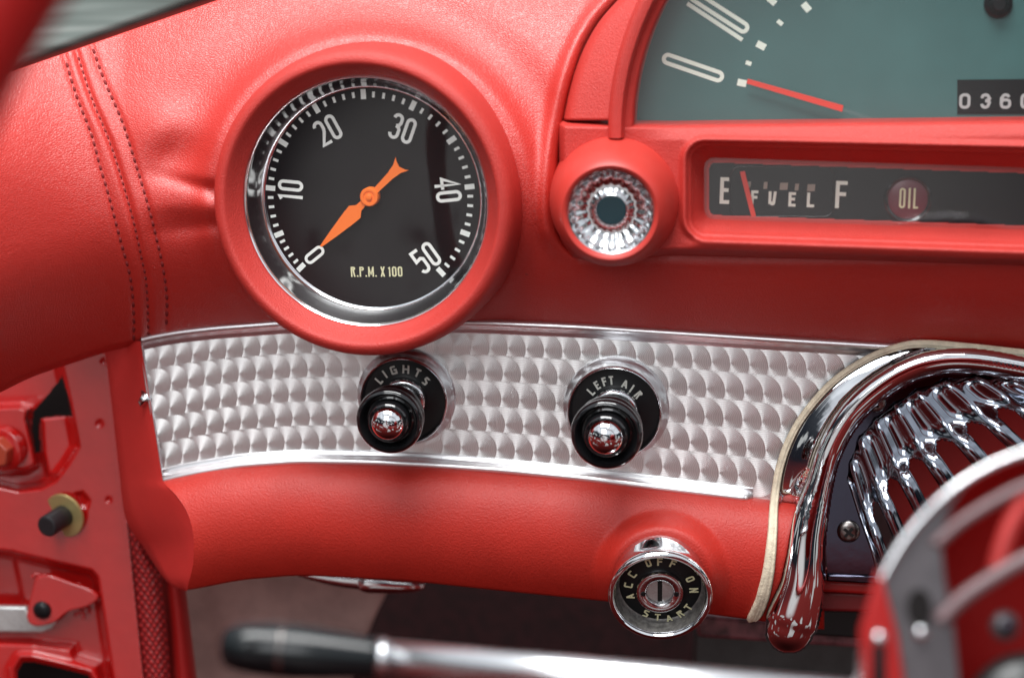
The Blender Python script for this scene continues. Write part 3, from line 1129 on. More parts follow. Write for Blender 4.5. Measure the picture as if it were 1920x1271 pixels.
V, F = prism_vf(gf.at(sl[:, 0], sl[:, 1], -4.1), gf.at(sl[:, 0], sl[:, 1], -4.5))
mesh('key_slot', V, F, M['shade_black'], cyl, smooth=False)
for sx in (-1, 1):
    lathe('locating_notch', gf, [(0.95, -3.2), (0.95, -2.3), (0.5, -2.25)], M['black_satin'], cyl, 20, ca=cg[0] + sx * 6.1, cb=cg[1] - 0.3)

# ================================================================== INSTRUMENT CLUSTER
HB = 34.0
clus = thing('instrument_cluster', 'red instrument cluster with half-round teal speedometer above a black fuel gauge strip', 'gauge cluster', WP(1500, 300, 10))


def bar_top(x):
    return np.interp(x, [1030, 1190, 1920, 2060], [226, 228, 219, 217])


def bar_bot(x):
    return np.interp(x, [1030, 1075, 1130, 1260, 1290, 1920, 2060], [430, 484, 492, 478, 479, 500, 504])


def rbox(x, y, x0, x1, t, b, r):
    cx_, hx = (x0 + x1) / 2, (x1 - x0) / 2
    cy_, hy = (t + b) / 2, (b - t) / 2
    qx, qy = np.abs(x - cx_) - hx + r, np.abs(y - cy_) - hy + r
    return np.hypot(np.maximum(qx, 0), np.maximum(qy, 0)) + np.minimum(np.maximum(qx, qy), 0) - r


gx = np.arange(1028, 2060, 2.2)
gy = np.arange(212, 512, 1.8)
X, Y = np.meshgrid(gx, gy)
Yk = Y - (X - 1300) * 0.034
sdo = rbox(X, Y, 1046, 2300, bar_top(X), bar_bot(X), 12)
sdo = np.maximum(sdo, -(X - np.interp(Y, [200, 228, 320, 400, 450, 500], [1046, 1047, 1041, 1040, 1049, 1085])))
lip = rbox(X, Yk, 1290, 2300, 268 - (X - 1290) * 0.012, 443, 34)      # recess outline
win = rbox(X, Yk, 1326, 2300, 300, 404, 15)
tt = np.clip(-lip / np.maximum(-lip + np.maximum(win, 0), 1e-6), 0, 1) * (lip < 0)
h = HB - 15 * np.clip(sdo / 14 + 1, 0, 3) ** 2.0 * 0.9
h = h + 1.8 * np.exp(-((lip - 7) / 7) ** 2) - 1.0 * np.exp(-((lip + 0.5) / 3.0) ** 2)
h = np.where(lip < 0, HB - 0.6 - 12.5 * tt ** 1.0 + 0.8 * np.exp(-((lip + 5) / 3.0) ** 2), h)
h = h - 5.5 * np.clip((264 - (X - 1290) * 0.012 - Y) / 42, 0, 1.3) ** 1.3 * sstep(X, 1180, 1290)
# lower lip roll
h = h + 2.6 * np.exp(-((Yk - 459) / 11) ** 2) * sstep(X, 1270, 1330) * (lip > 0) * sstep(Yk, 440, 450)
# side band stands a little behind the boss
h = h - 3.0 * sstep(-X, -1290, -1250) * sstep(X, 1020, 1060) * 0.3
keep = (win[:-1, :-1] > -3)
PB = WP(X, Y, h)
mesh('gauge_housing', PB.reshape(-1, 3), [tuple(reversed(f)) for f in grid_faces(len(gy), len(gx), keep=keep)], M['red_trim'], clus)

# strip gauge face
HS = 19.5
sface = plate('gauge_strip', [(1310, 290), (2040, 316), (2040, 445), (1310, 418)], HS - 2, HS, M['black_satin'], clus, bevel=None)
sfm = Frame(1500, 365, HS)


def r9(x, y):
    return (1300 + x / 5.647, 270 + y / 5.647)


SL = -1.0
it = []
for ch, x, y, hh, wr in (('E', 333, 495, 49, 0.36), ('F', 1567, 538, 50, 0.42), ('F', 648, 568, 26, 0.5), ('U', 838, 578, 26, 0.56), ('E', 1046, 588, 26.5, 0.5), ('L', 1242, 594, 27, 0.5)):
    c = sfm.px(*r9(x, y), 0.1)
    it.append((ch, c[0], c[1], hh * S * 0.97, wr, 0.14 if hh > 30 else 0.2, SL * 2.5, 0.1))
lettering('lettering', sfm, it, 0.1, M['mint_print'], sface)
qs = []
for x, y, ww, hh in ((590, 432, 36, 64), (764, 440, 40, 74), (958, 450, 84, 76), (1096, 458, 40, 72), (1248, 465, 82, 74)):
    a = [sfm.px(*r9(x + sx * ww / 2 - (sy * 4), y + sy * hh / 2), 0.08) for sx, sy in ((-1, 1), (1, 1), (1, -1), (-1, -1))]
    qs.append(a)
V, F = quad_items(sfm, qs, 0.08)
mesh('level_marks', V, F, M['tan_print'], sface, smooth=False)
nd_ = np.array([sfm.px(*r9(x, y), 1.2) for x, y in ((492, 296), (545, 288), (664, 766), (614, 770))])
V, F = prism_vf(sfm.at(nd_[:, 0], nd_[:, 1], 1.5), sfm.at(nd_[:, 0], nd_[:, 1], 1.1))
mesh('fuel_needle', V, F, M['needle_red'], sface, smooth=False)
# sunken border round the fuel gauge
bx = rr(390, -770, 1490, -240, 110, n=8)
cc_ = np.array([sfm.px(*r9(x, -y), 0.05) for x, y in bx])
cc_ = np.vstack([cc_, cc_[:2]])
V, F = sweep_vf(sfm.at(cc_[:, 0], cc_[:, 1], 0.05), lambda i: circ(0.35, 8), upv=tuple(sfm.n), caps=False)
mesh('gauge_border', V, F, M['black_gloss'], sface)
# oil lamp
c = sfm.px(1702, 374, 0.4)
oil = lathe('oil_lamp', sfm, [(6.9, 0.2), (6.9, 0.7), (6.2, 1.0), (3.0, 1.3), (0.2, 1.4)], M['oil_red'], sface, 48, ca=c[0], cb=c[1])
lathe('lamp_ring', sfm, [(8.4, 0.0), (8.3, 1.0), (7.7, 1.4), (7.0, 0.9), (6.9, 0.2)], M['black_gloss'], oil, 48, ca=c[0], cb=c[1], cap1=False)
it = word(sfm, 'OIL', 1704, 372, 36 * S, 0.30, 0.1, -2, 0.12, 1.6, rd=0.1, widths={'I': 0.14, 'L': 0.24})
lettering('lettering', sfm, it, 1.6, M['cream_print'], oil)
plate('strip_glass', [(1315, 292), (2040, 318), (2040, 440), (1315, 414)], HS + 3.2, HS + 3.6, M['hazy_glass'], clus, bevel=None)

# speedometer
HD = 15.0
sfd = Frame(1702, 240, HD)
ang = np.linspace(R_(-1), R_(181), 100)
KS = 0.938
ra = 535 * S * KS
dp = np.vstack([sfd.at(ra * np.cos(ang), ra * np.sin(ang), 0.0)])
dq = dp - 2 * N0
V, F = prism_vf(dp, dq)
sdial = mesh('speedometer_dial', V, F, M['teal'], clus, smooth=False)


def r10(x, y):
    return (1040 + x / 4.889, y / 4.889)


def slot_item(fr, p0, p1, wpx, h, ch='0'):
    a, b = fr.px(*p0, h), fr.px(*p1, h)
    d_ = b - a
    L = np.hypot(*d_)
    rot = math.degrees(math.atan2(d_[1], d_[0])) - 90
    m_ = (a + b) / 2
    return (ch, m_[0], m_[1], L, wpx * S / L, 7.2 * S / L, rot, None)


it = [slot_item(sfd, r10(1550, 720), r10(985, 525), 22, 0.1), slot_item(sfd, r10(1775, 285), r10(1240, -60), 22, 0.1),
      slot_item(sfd, r10(1720, 368), r10(1215, 35), 6, 0.1, 'I')]
lettering('numeral', sfd, [it[0]], 0.1, M['mint_print'], sdial)
lettering('numeral', sfd, it[1:], 0.1, M['mint_print'], sdial)
qs = []
for x, y, ww, hh, rot in ((1391, 156, 17, 13, 12), (1403.5, 119, 11, 8, 20), (1427, 86, 18, 13, 28), (1462.5, 43, 12, 8, 40), (1447, 2, 18, 12, 40), (1512, 14, 18, 13, 50), (1570, -28, 12, 8, 60), (1620, -50, 18, 13, 70)):
    c0, s0 = math.cos(R_(rot)), math.sin(R_(rot))
    qs.append([sfd.px(x + (sx * ww * c0 - sy * hh * s0) / 2, y + (sx * ww * s0 + sy * hh * c0) / 2, 0.1) for sx, sy in ((-1, 1), (1, 1), (1, -1), (-1, -1))])
V, F = quad_items(sfd, qs, 0.1)
mesh('speed_marks', V, F, M['mint_print'], sdial, smooth=False)
nq = np.array([sfd.px(x, y, 3) for x, y in ((1402, 148), (1581, 198), (1579, 210), (1400, 157))])
V, F = prism_vf(sfd.at(nq[:, 0], nq[:, 1], 3.4), sfd.at(nq[:, 0], nq[:, 1], 3.0))
mesh('speed_needle', V, F, M['needle_red'], sdial, smooth=False)
nq = np.array([sfd.px(x, y, 3) for x, y in ((1580, 202), (1700, 242), (1700, 250), (1580, 209))])
V, F = prism_vf(sfd.at(nq[:, 0], nq[:, 1], 3.3), sfd.at(nq[:, 0], nq[:, 1], 3.0))
mesh('needle_arm', V, F, M['glass'], sdial, smooth=False)
# odometer
od = np.array([sfd.px(x, y, 0.3) for x, y in ((1795, 150), (2010, 148), (2010, 214), (1795, 214))])
V, F = prism_vf(sfd.at(od[:, 0], od[:, 1], 0.35), sfd.at(od[:, 0], od[:, 1], -0.5))
odo = mesh('odometer', V, F, M['black_satin'], sdial, smooth=False)
it = []
for ch, x in (('0', 1809), ('3', 1847.5), ('6', 1885.5), ('0', 1924), ('0', 1962)):
    c = sfd.px(x, 190, 0.5)
    it.append((ch, c[0], c[1], 27 * S, 0.72, 0.19, -1, 0.22))
lettering('odometer_digits', sfd, it, 0.5, simple('odometer_print', (0.42, 0.46, 0.45), 0.6), odo)  # digits in a greyer print colour
c = sfd.px(1872, 8, 1)
lathe('needle_stop', sfd, [(5.0, 0), (4.8, 1.4), (3.2, 2.6), (2.8, 4.5), (2.0, 5.2)], M['black_satin'], sdial, 32, ca=c[0], cb=c[1])
# glass over the dial
dg = sfd.at((ra - 1) * np.cos(ang), (ra - 1) * np.sin(ang), 12.0)
V, F = prism_vf(dg, dg - 0.5 * N0)
mesh('speedometer_glass', V, F, M['hazy_glass'], clus, smooth=False)

# hood rim: swept round the dial
an = np.linspace(R_(180.2), R_(-2), 120)
rc = 536 * S * KS
path = sfd.at(rc * np.cos(an), rc * np.sin(an) * 1.0, 0)
prof = np.array([(-4.2, -6), (-4.2, 17), (-3.9, 20.6), (-3.2, 22.0), (-1.5, 22.6), (0.6, 22.2), (1.3, 20.8), (1.6, 18.0), (1.9, 17.6), (3.6, 17.4), (4.3, 16.6), (4.6, 15.0), (4.9, 0.5), (4.9, -6)])
V, F = sweep_vf(path, lambda i: prof * [1, 1], upv=tuple(N0))
mesh('hood_rim', V, F, M['red_trim'], clus, angle=50)
# side plate between the leather and the rim
yy = np.linspace(-75, 226, 60)
xl = np.interp(yy, CREASE[:, 1], CREASE[:, 0]) + 3
cyp = 240
xr = 1702 - np.sqrt(np.maximum(548 ** 2 - (cyp - yy) ** 2, 0)) + 14
cols = np.linspace(0, 1, 16)
XX = xl[:, None] + (xr - xl)[:, None] * cols
YY = yy[:, None] + 0 * XX
hh = 27 + 6.5 * cols[None, :] - 7 * np.exp(-(XX - xl[:, None]) / 4) - 10 * (226 - YY) / 300
PS = WP(XX, YY, hh)
PS = np.concatenate([PS, (PS[-1] - 8 * N0)[None]], 0)
mesh('hood_side', PS.reshape(-1, 3), [tuple(reversed(f)) for f in grid_faces(61, 16)], M['red_trim'], clus)

# turn signal indicator boss with fluted reflector
NJ = nrm((-0.12, -1, -0.26))
jf = Frame(1144.5, 399, HB + 18, NJ)
sig = lathe('indicator_boss', jf, [(24.0, -32), (23.5, -24), (22.6, -17), (21.2, -11), (20.2, -6), (18.6, -2.4), (17.4, -0.4), (16.5, 0.4), (15.6, 0.2), (15.0, -0.6), (14.8, -2.0)], M['red_boss'], clus, 96, cap1=False)
seg_ = 168


def flute(r, h_, a):
    k = 1.0 if 6.5 < r < 14.2 else 0.0
    return r + 0.34 * k * np.cos(a * 20)


ref = lathe('reflector', jf, [(14.9, -1.4), (14.3, -1.6), (13.9, -2.4), (12.6, -4.0), (10.8, -5.4), (9.0, -6.2), (8.6, -6.3), (7.4, -6.2), (6.0, -5.6), (5.2, -5.0)], M['worn_chrome'], sig, seg_, rmod=flute, cap1=False)
lathe('lens', jf, [(5.4, -5.6), (5.2, -4.6), (4.9, -4.4)], M['teal_lens'], ref, 48)

# ================================================================== CHROME GRILLE AND ITS BEZEL
gr = thing('chrome_grille', 'arched chrome grille with fluted ribs and a polished chrome bezel behind the wheel', 'grille', WP(1700, 900, 0))
crest = np.array(catmull([(2060, 722, 25, 6), (1920, 691, 25, 7), (1820, 676, 25, 8), (1747, 680, 25, 8), (1690, 700, 25, 8), (1639, 733, 26, 8), (1599, 770, 26, 8), (1572, 808, 26, 8), (1550, 855, 26, 8), (1536, 905, 27, 9), (1522, 955, 33, 10.5), (1512, 1005, 37, 12), (1506, 1055, 41, 13), (1501, 1100, 45, 13), (1491, 1140, 49, 12.5), (1483, 1168, 50, 12), (1480, 1178, 46, 11.5)], 14))
OUT = catmull([(2060, 676), (1920, 665), (1800, 652), (1733, 647), (1687, 652), (1626, 674), (1564, 715), (1513, 770), (1482, 821), (1464, 877), (1458, 925), (1478, 958), (1497, 952), (1512, 925)], 6)
fx_, fy_ = np.arange(1416, 2056, 2.0), np.arange(640, 1232, 2.0)
XF, YF = np.meshgrid(fx_, fy_)
idx_ = np.zeros(XF.shape, int)
for r_ in range(XF.shape[0]):
    dd_ = (XF[r_][:, None] - crest[None, :, 0]) ** 2 + (YF[r_][:, None] - crest[None, :, 1]) ** 2
    idx_[r_] = dd_.argmin(1)
dc = pdist(XF, YF, crest[:, :2])
wc, bc = crest[idx_, 2], crest[idx_, 3]
tube = bc + (6.5 + np.maximum(wc - 30, 0) * 0.10) * np.sqrt(np.clip(1 - (dc / wc) ** 2.3, 0, 1))
flp = sdpoly(XF, YF, np.vstack([OUT, crest[::-1][np.argmin(np.abs(crest[::-1, 1] - 925)):, :2]]))
dl = pdist(XF, YF, OUT)
fla = 0.8 + 1.2 * sstep(dl, 0, 5) + 7.5 * np.clip(dl / 62, 0, 1.2) ** 1.6
fla = np.minimum(fla, bc + 1.5) - 4 * sstep(YF, 925, 962)
inside_f = flp < 0.5
hF = np.where(dc < wc, tube, -50)
hF = np.where(inside_f, np.maximum(np.where(dc < wc * 0.97, tube, -50), fla), hF)
kp_ = (hF > -40)
for _ in range(26):
    g_ = np.where(kp_, hF, 0)
    nb = sum(np.roll(g_, s_, a_) for s_, a_ in ((1, 0), (-1, 0), (1, 1), (-1, 1)))
    nk_ = sum(np.roll(kp_.astype(float), s_, a_) for s_, a_ in ((1, 0), (-1, 0), (1, 1), (-1, 1)))
    av = nb / np.maximum(nk_, 1)
    wy = sstep(YF, 960, 1040) * (nk_ > 3.5)
    hF = np.where(kp_, hF * (1 - 0.6 * wy) + av * 0.6 * wy, hF)
edge_fill = np.where(kp_, hF, bc - 6)
for _ in range(2):
    e2 = edge_fill.copy()
    e2[1:-1, 1:-1] = (edge_fill[1:-1, 1:-1] * 4 + edge_fill[:-2, 1:-1] + edge_fill[2:, 1:-1] + edge_fill[1:-1, :-2] + edge_fill[1:-1, 2:]) / 8
    edge_fill = e2
keepf = (kp_[:-1, :-1] | kp_[1:, 1:] | kp_[1:, :-1] | kp_[:-1, 1:])
mesh('bezel', WP(XF, YF, edge_fill).reshape(-1, 3), [tuple(reversed(f)) for f in grid_faces(len(fy_), len(fx_), keep=keepf)], M['chrome'], gr)

plate('base_plate', [(1552, 1083), (1545, 960), (1560, 860), (1600, 780), (1680, 705), (1780, 685), (1950, 695), (2050, 715), (2040, 745), (1960, 722), (1895, 712), (1829, 708), (1770, 714), (1718, 733), (1678, 758), (1642, 786), (1613, 821), (1597, 866), (1590, 905), (1612, 975), (1632, 1030), (1655, 1088)], -2, 0.5, M['dark_chrome'], gr, bevel=None)
plate('base_flange', [(1549, 1076), (1700, 1082), (1700, 1098), (1549, 1090)], -6, 2.0, M['dark_chrome'], gr, bevel=0.8)
plate('red_backing', [(1640, 820), (1800, 740), (2050, 730), (2050, 1050), (1700, 1060)], -40, -36, M['wheel_red'], gr, bevel=None)

ribs = [((1590, 905), (1612, 975), (1632, 1030), (1650, 1100)), ((1597, 866), (1622, 950), (1640, 1000), (1668, 1080)), ((1613, 821), (1645, 905), (1662, 950), (1695, 1030)), ((1642, 786), (1678, 868), (1700, 905), (1740, 985)), ((1678, 758), (1722, 832), (1750, 870), (1800, 945)), ((1718, 733), (1775, 800), (1812, 835), (1870, 905)), ((1770, 714), (1830, 768), (1870, 803), (1930, 860)), ((1829, 708), (1890, 748), (1925, 775), (1985, 820)), ((1895, 712), (1950, 745), (1985, 762), (2040, 790)), ((1960, 722), (2010, 750), (2040, 765), (2090, 785))]
rb = np.array(ribs, float)
nk, ntt = 12, 40
kk = np.linspace(0, len(ribs) - 1, (len(ribs) - 1) * nk + 1)
ctl = np.stack([np.stack([np.interp(kk, range(len(ribs)), rb[:, c_, x_]) for x_ in (0, 1)], -1) for c_ in range(4)], 1)
hc = [1.0, 17.0, 24.0, 28.0]
ts = np.linspace(0, 1, ntt)
Xr = np.array([np.interp(ts, [0, .42, .62, 1], ctl[i, :, 0]) for i in range(len(kk))]).T
Yr = np.array([np.interp(ts, [0, .42, .62, 1], ctl[i, :, 1]) for i in range(len(kk))]).T
for A_ in (Xr, Yr):
    A_[1:-1] = (A_[:-2] + A_[1:-1] * 2 + A_[2:]) / 4
    A_[1:-1] = (A_[:-2] + A_[1:-1] * 2 + A_[2:]) / 4
Hr = np.interp(ts, [0, .06, .36, .46, .56, .66, 1], [0.8, 3.0, 3.8, 5.4, 9.8, 12.0, 11.0])[:, None] + 0 * Xr
for _ in range(5):
    Hr[1:-1] = (Hr[:-2] + Hr[1:-1] * 2 + Hr[2:]) / 4
fl = ((2 * np.abs((kk + 0.5) % 1.0 - 0.5)))[None, :]     # 0 on a ridge, 1 mid-channel
famp = np.interp(ts, [0, .08, .4, .6, 1], [0.75, 0.9, 1.0, 1.0, 0.9])[:, None]
Hr = Hr - 2.0 * (1 - (1 - fl) ** 2.0) * famp
kf_ = np.abs((kk + 0.5) % 1.0 - 0.5)                  # 0 on a rib, .5 between
slot = (kf_[None, :] > 0.2) & (ts[:, None] > 0.48 + 0.22 * (2 * (0.5 - kf_[None, :])) ** 2)
slot &= (kk[None, :] > 0.9)
keepr = ~slot[:-1, :-1]
mesh('fluted_ribs', WP(Xr, Yr, Hr).reshape(-1, 3), [f for f in grid_faces(ntt, len(kk), keep=keepr)], M['grille_chrome'], gr).modifiers.new('thick', 'SOLIDIFY').thickness = 0.0012


def screw(px, py, h, r, parent, rot=20):
    f_ = Frame(px, py, h)
    sc = lathe('phillips_screw', f_, [(r, -1), (r, 0.2), (r * .92, 0.7), (r * .7, 1.2), (r * .35, 1.5), (0.1, 1.55)], M['dark_steel'], parent, 40)
    V = []
    F = []
    for k in range(2):
        a = R_(rot + 90 * k)
        c_, q_ = math.cos(a), math.sin(a)
        L_, w_ = r * 0.52, r * 0.13
        pp = [(-L_, -w_), (L_, -w_), (L_, w_), (-L_, w_)]
        pp = np.array([(x * c_ - y * q_, x * q_ + y * c_) for x, y in pp])
        v, f = prism_vf(f_.at(pp[:, 0], pp[:, 1], 1.62 + 0.01 * k), f_.at(pp[:, 0], pp[:, 1], 0.6))
        F += [tuple(len(V) + i for i in q) for q in f]
        V += list(v)
    mesh('cross_slot', np.array(V), F, M['shade_black'], sc, smooth=False)


screw(1641, 753, 4.5, 4.0, gr, 30)
screw(1591, 996, 0.8, 4.3, gr, 50)

# cream rubber gasket round the bezel
cord = [(2040, 676, 2.0), (1920, 663, 2.0), (1800, 650, 2.0), (1733, 645, 1.9), (1687, 650, 1.8), (1626, 673, 1.7), (1564, 714, 1.7), (1513, 770, 1.7), (1482, 821, 1.8), (1462, 877, 1.9), (1452, 939, 2.0), (1448, 1005, 2.3), (1441, 1070, 2.7), (1430, 1120, 3.0), (1420, 1150, 2.4), (1414, 1160, 1.4)]
gk = thing('rubber_gasket', 'old cream rubber gasket cord wrapped round the chrome grille bezel', 'gasket', WP(1480, 830, 0))
cc2 = catmull(cord, 8)
def hrail_at(x, y):
    t_, b_ = smooth_interp(x, TRX, TRY, 25), smooth_interp(x, BRX, BRY, 25)
    return hrail(np.clip((y - t_) / (b_ - t_), 0, 1), x, y)


hcord = np.where(cc2[:, 1] > 935, hrail_at(cc2[:, 0], cc2[:, 1]) + 1.6, 3.0)
for _ in range(6):
    hcord[1:-1] = (hcord[:-2] + hcord[2:] + hcord[1:-1]) / 3
hcord = np.where(cc2[:, 0] > 1660, np.maximum(hcord, 5), hcord)


def csec(k, wd, ph):
    a = np.linspace(0, 2 * math.pi, 24, endpoint=False)
    x = wd * np.cos(a)
    y = 1.3 * np.sin(a)
    y = y + 0.25 * np.cos(x / wd * 9) * (np.sin(a) > 0)
    return np.stack([x, y], -1)


V, F = sweep_vf(WP(cc2[:, 0], cc2[:, 1], hcord), lambda i: csec(i, cc2[i, 2] * 0.82, 0), upv=tuple(N0))
mesh('cord', V, F, M['rubber'], gk)
c3 = catmull([(1449, 1010, 0.4), (1444, 1060, 1.2), (1430, 1110, 1.6), (1415, 1145, 1.6), (1407, 1160, 1.4), (1405, 1166, .5)], 8)
V, F = sweep_vf(WP(c3[:, 0], c3[:, 1], hrail_at(c3[:, 0], c3[:, 1]) + 1.2), lambda i: circ(max(c3[i, 2], .2), 12), upv=tuple(N0))
mesh('loose_strand', V, F, M['rubber'], gk)

# ================================================================== STEERING WHEEL
wh = thing('steering_wheel', 'red steering wheel with grey metal spoke and chrome horn ring, close to the lens', 'steering wheel', W(2000, 1240, 250))
DR = 395
nW = nrm((-0.05, -1, -0.05))
cW = W(1950, 1225, DR)
uW = nrm(np.cross(nW, (0, 0, 1.0)))
uW = -uW if uW[0] < 0 else uW
vW = nrm(np.cross(nW, uW))
vW = -vW if vW[2] < 0 else vW
a = np.linspace(0, 2 * math.pi, 160, endpoint=False)
RM, rm = 236.0, 12.5
mj = []
for q in np.linspace(0, 2 * math.pi, 24, endpoint=False):
    rr1 = RM + rm * math.cos(q)
    mj.append(cW + rr1 * (np.cos(a)[:, None] * uW + np.sin(a)[:, None] * vW) + rm * math.sin(q) * nW)
mj = np.array(mj)
Fm = []
nq_, na_ = 24, 160
for i in range(nq_):
    for j in range(na_):
        Fm.append((i * na_ + j, i * na_ + (j + 1) % na_, ((i + 1) % nq_) * na_ + (j + 1) % na_, ((i + 1) % nq_) * na_ + j))
mesh('rim', mj.reshape(-1, 3), Fm, M['wheel_red'], wh)


def r11(x, y):
    return (1600 + x / 2.819, 820 + y / 2.819)


DH = 255


def wplate(name, pts_, d0, th, mat, bevel=1.0, parent=wh):
    p = np.array(pts_, float)
    a_ = W(p[:, 0], p[:, 1], d0)
    V, F = prism_vf(a_, a_ + np.array([0, th, 0]))
    return mesh(name, V, F, mat, parent, bevel=bevel, angle=30)


outer = [(2050 + 436 * math.cos(R_(t)), 1262 - 436 * math.sin(R_(t))) for t in np.linspace(62, 208, 50)]
inn = [(1900, 1420), (1800, 1300), (1790, 1180), (1782, 1130), (1773, 1090), (1767, 1033), (1772, 985), (1786, 945), (1808, 915), (1840, 890), (1880, 872), (1930, 858), (2000, 848), (2100, 850), (2200, 868)]
wplate('spoke_plate', outer + inn, DH, 3, M['hub_grey'])
V, F = sweep_vf(W(*np.array([(2050 + 434 * math.cos(R_(t)), 1262 - 434 * math.sin(R_(t))) for t in np.linspace(60, 215, 60)]).T, DH + 1), lambda i: circ(1.1, 12))
mesh('outer_ring', V, F, M['chrome'], wh)
# red dish behind
a = np.linspace(0, 2 * math.pi, 72, endpoint=False)
dv = []
for r, d_ in ((425, DH - 6), (380, DH - 26), (280, DH - 42), (150, DH - 48), (4, DH - 50)):
    dv.append(W(2050 + r * np.cos(a), 1262 - r * np.sin(a), d_))
mesh('dish', np.array(dv).reshape(-1, 3), [tuple(reversed(f)) for f in grid_faces(5, 72, True)], M['wheel_red'], wh)
for pp, r in (([(1752, 1022), (1800, 980), (1860, 942), (1920, 912), (2000, 885)], 1.5), ([(1760, 1165), (1800, 1125), (1850, 1090), (1920, 1050), (2020, 1010)], 2.1)):
    cpt = catmull(pp, 8)
    V, F = sweep_vf(W(cpt[:, 0], cpt[:, 1], DH + 4), lambda i, r=r: circ(r, 14))
    mesh('horn_ring', V, F, M['band'], wh)
cpt = catmull([(1868, 1068), (1885, 1010), (1905, 965), (1935, 920), (1975, 890)], 8)
V, F = sweep_vf(W(cpt[:, 0], cpt[:, 1], DH - 4), lambda i: circ(2.6, 14))
mesh('highlight_bar', V, F, simple('highlight_red', (0.62, 0.05, 0.045), 0.4), wh)  # lighter red bar stands for a highlight inside the wheel
# slot and bolts
ov = [(1724 + 23 * math.cos(t), 1139 - 36 * math.sin(t)) for t in np.linspace(0, 2 * math.pi, 28, endpoint=False)]
wplate('spoke_slot', ov, DH + 0.6, 1, M['shade_black'], None)  # dark oval laid on the spoke as the shade of an open slot


def blob(name, px, py, d_, r, mat, parent=wh, dm=0.6):
    a_ = np.linspace(0, 2 * math.pi, 28, endpoint=False)
    vs_ = []
    for k in range(6):
        t = R_(90 * k / 5)
        vs_.append(W(px + r * math.cos(t) * np.cos(a_), py - r * math.cos(t) * np.sin(a_), d_ + r * S * dm * math.sin(t)))
    return mesh(name, np.array(vs_).reshape(-1, 3), [tuple(reversed(f)) for f in grid_faces(6, 28, True)], mat, parent)


blob('bolt', 1728, 1186, DH + 1, 15, M['chrome'])
wplate('red_fairing', [(1650, 1064), (1684, 1190), (1704, 1330), (1618, 1330), (1614, 1180)], DH + 2.5, 3, M['wheel_red'])
blob('bolt', 1649, 1196, DH + 3, 15, M['chrome'])
wplate('bolt_stem', [(1636, 1205), (1662, 1205), (1664, 1300), (1634, 1300)], DH + 3.2, 2, M['black_satin'])
blob('boss', 1884, 1172, DH - 12, 28, M['hub_grey'])
blob('boss', 1889, 1172, DH - 8, 13, M['dark_chrome'])
hb = []
for r, d_ in ((120, DH - 30), (112, DH - 4), (95, DH + 2), (4, DH + 3)):
    a_ = np.linspace(0, 2 * math.pi, 48, endpoint=False)
    hb.append(W(1925 + r * np.cos(a_), 1340 - r * np.sin(a_), d_))
mesh('hub_cap', np.array(hb).reshape(-1, 3), [tuple(reversed(f)) for f in grid_faces(4, 48, True)], M['dark_box'], wh)

# ================================================================== TURN SIGNAL LEVER
lv = thing('signal_lever', 'turn signal lever with black tip and chrome shaft crossing below the dash', 'lever', W(712, 1233, 190))
DL = 225


def lever(name, prof_, mat, seg_=40):
    p0, p1 = W(414, 1209, DL), W(1460, 1296, DL + 6)
    ax = nrm(p1 - p0)
    s1 = nrm(np.cross(ax, (0, 1, 0)))
    s2 = np.cross(ax, s1)
    a_ = np.linspace(0, 2 * math.pi, seg_, endpoint=False)
    k_ = S * (D - DL) / D
    V = []
    for x, r in prof_:
        V.append(p0 + ax * (x - 414) * k_ * 1.003 + r * k_ * (np.cos(a_)[:, None] * s1 + np.sin(a_)[:, None] * s2))
    F = grid_faces(len(prof_), seg_, True)
    F.append(tuple(reversed(range(seg_))))
    F.append(tuple((len(prof_) - 1) * seg_ + k for k in range(seg_)))
    return mesh(name, np.array(V).reshape(-1, 3), F, mat, lv)


grip = lever('grip', [(413, 6), (415, 20), (420, 32), (430, 40), (450, 46), (480, 50), (520, 52), (560, 52), (610, 48), (660, 43), (700, 38.5), (713, 37)], simple('grip_black', (0.006, 0.008, 0.009), 0.14, spec=0.35))
V_ = lever('grip_band', [(526, 52.2), (526, 52.6), (534, 52.6), (534, 52.2)], M['dark_steel'])
V_.parent = grip
lever('collar', [(710, 34), (711, 38), (724, 38), (727, 34)], M['worn_chrome'])
lever('shaft', [(722, 33), (1200, 33), (2050, 33)], simple('lever_shaft', (0.85, 0.86, 0.88), 0.24, 1.0))

# ================================================================== CHROME PULL HANDLE under the rail
hd = thing('release_handle', 'small chrome release handle just under the red lower rail', 'handle', W(690, 1090, -62))


def spindle(name, pts_, mat):
    p = np.array(pts_, float)
    k_ = S * (D + 62) / D
    V, F = sweep_vf(W(p[:, 0], p[:, 1], -62), lambda i: circ(p[i, 2] * k_, 24))
    return mesh(name, V, F, mat, hd)


spindle('blade', catmull([(530, 1066, 2), (560, 1071, 9), (600, 1078, 14), (640, 1083, 18), (680, 1086, 20)], 5), M['worn_chrome'])
spindle('grip', catmull([(681, 1086, 14), (683, 1088, 22), (710, 1089, 23), (745, 1092, 20), (775, 1094, 16), (793, 1096, 9), (798, 1097, 2)], 5), M['chrome'])

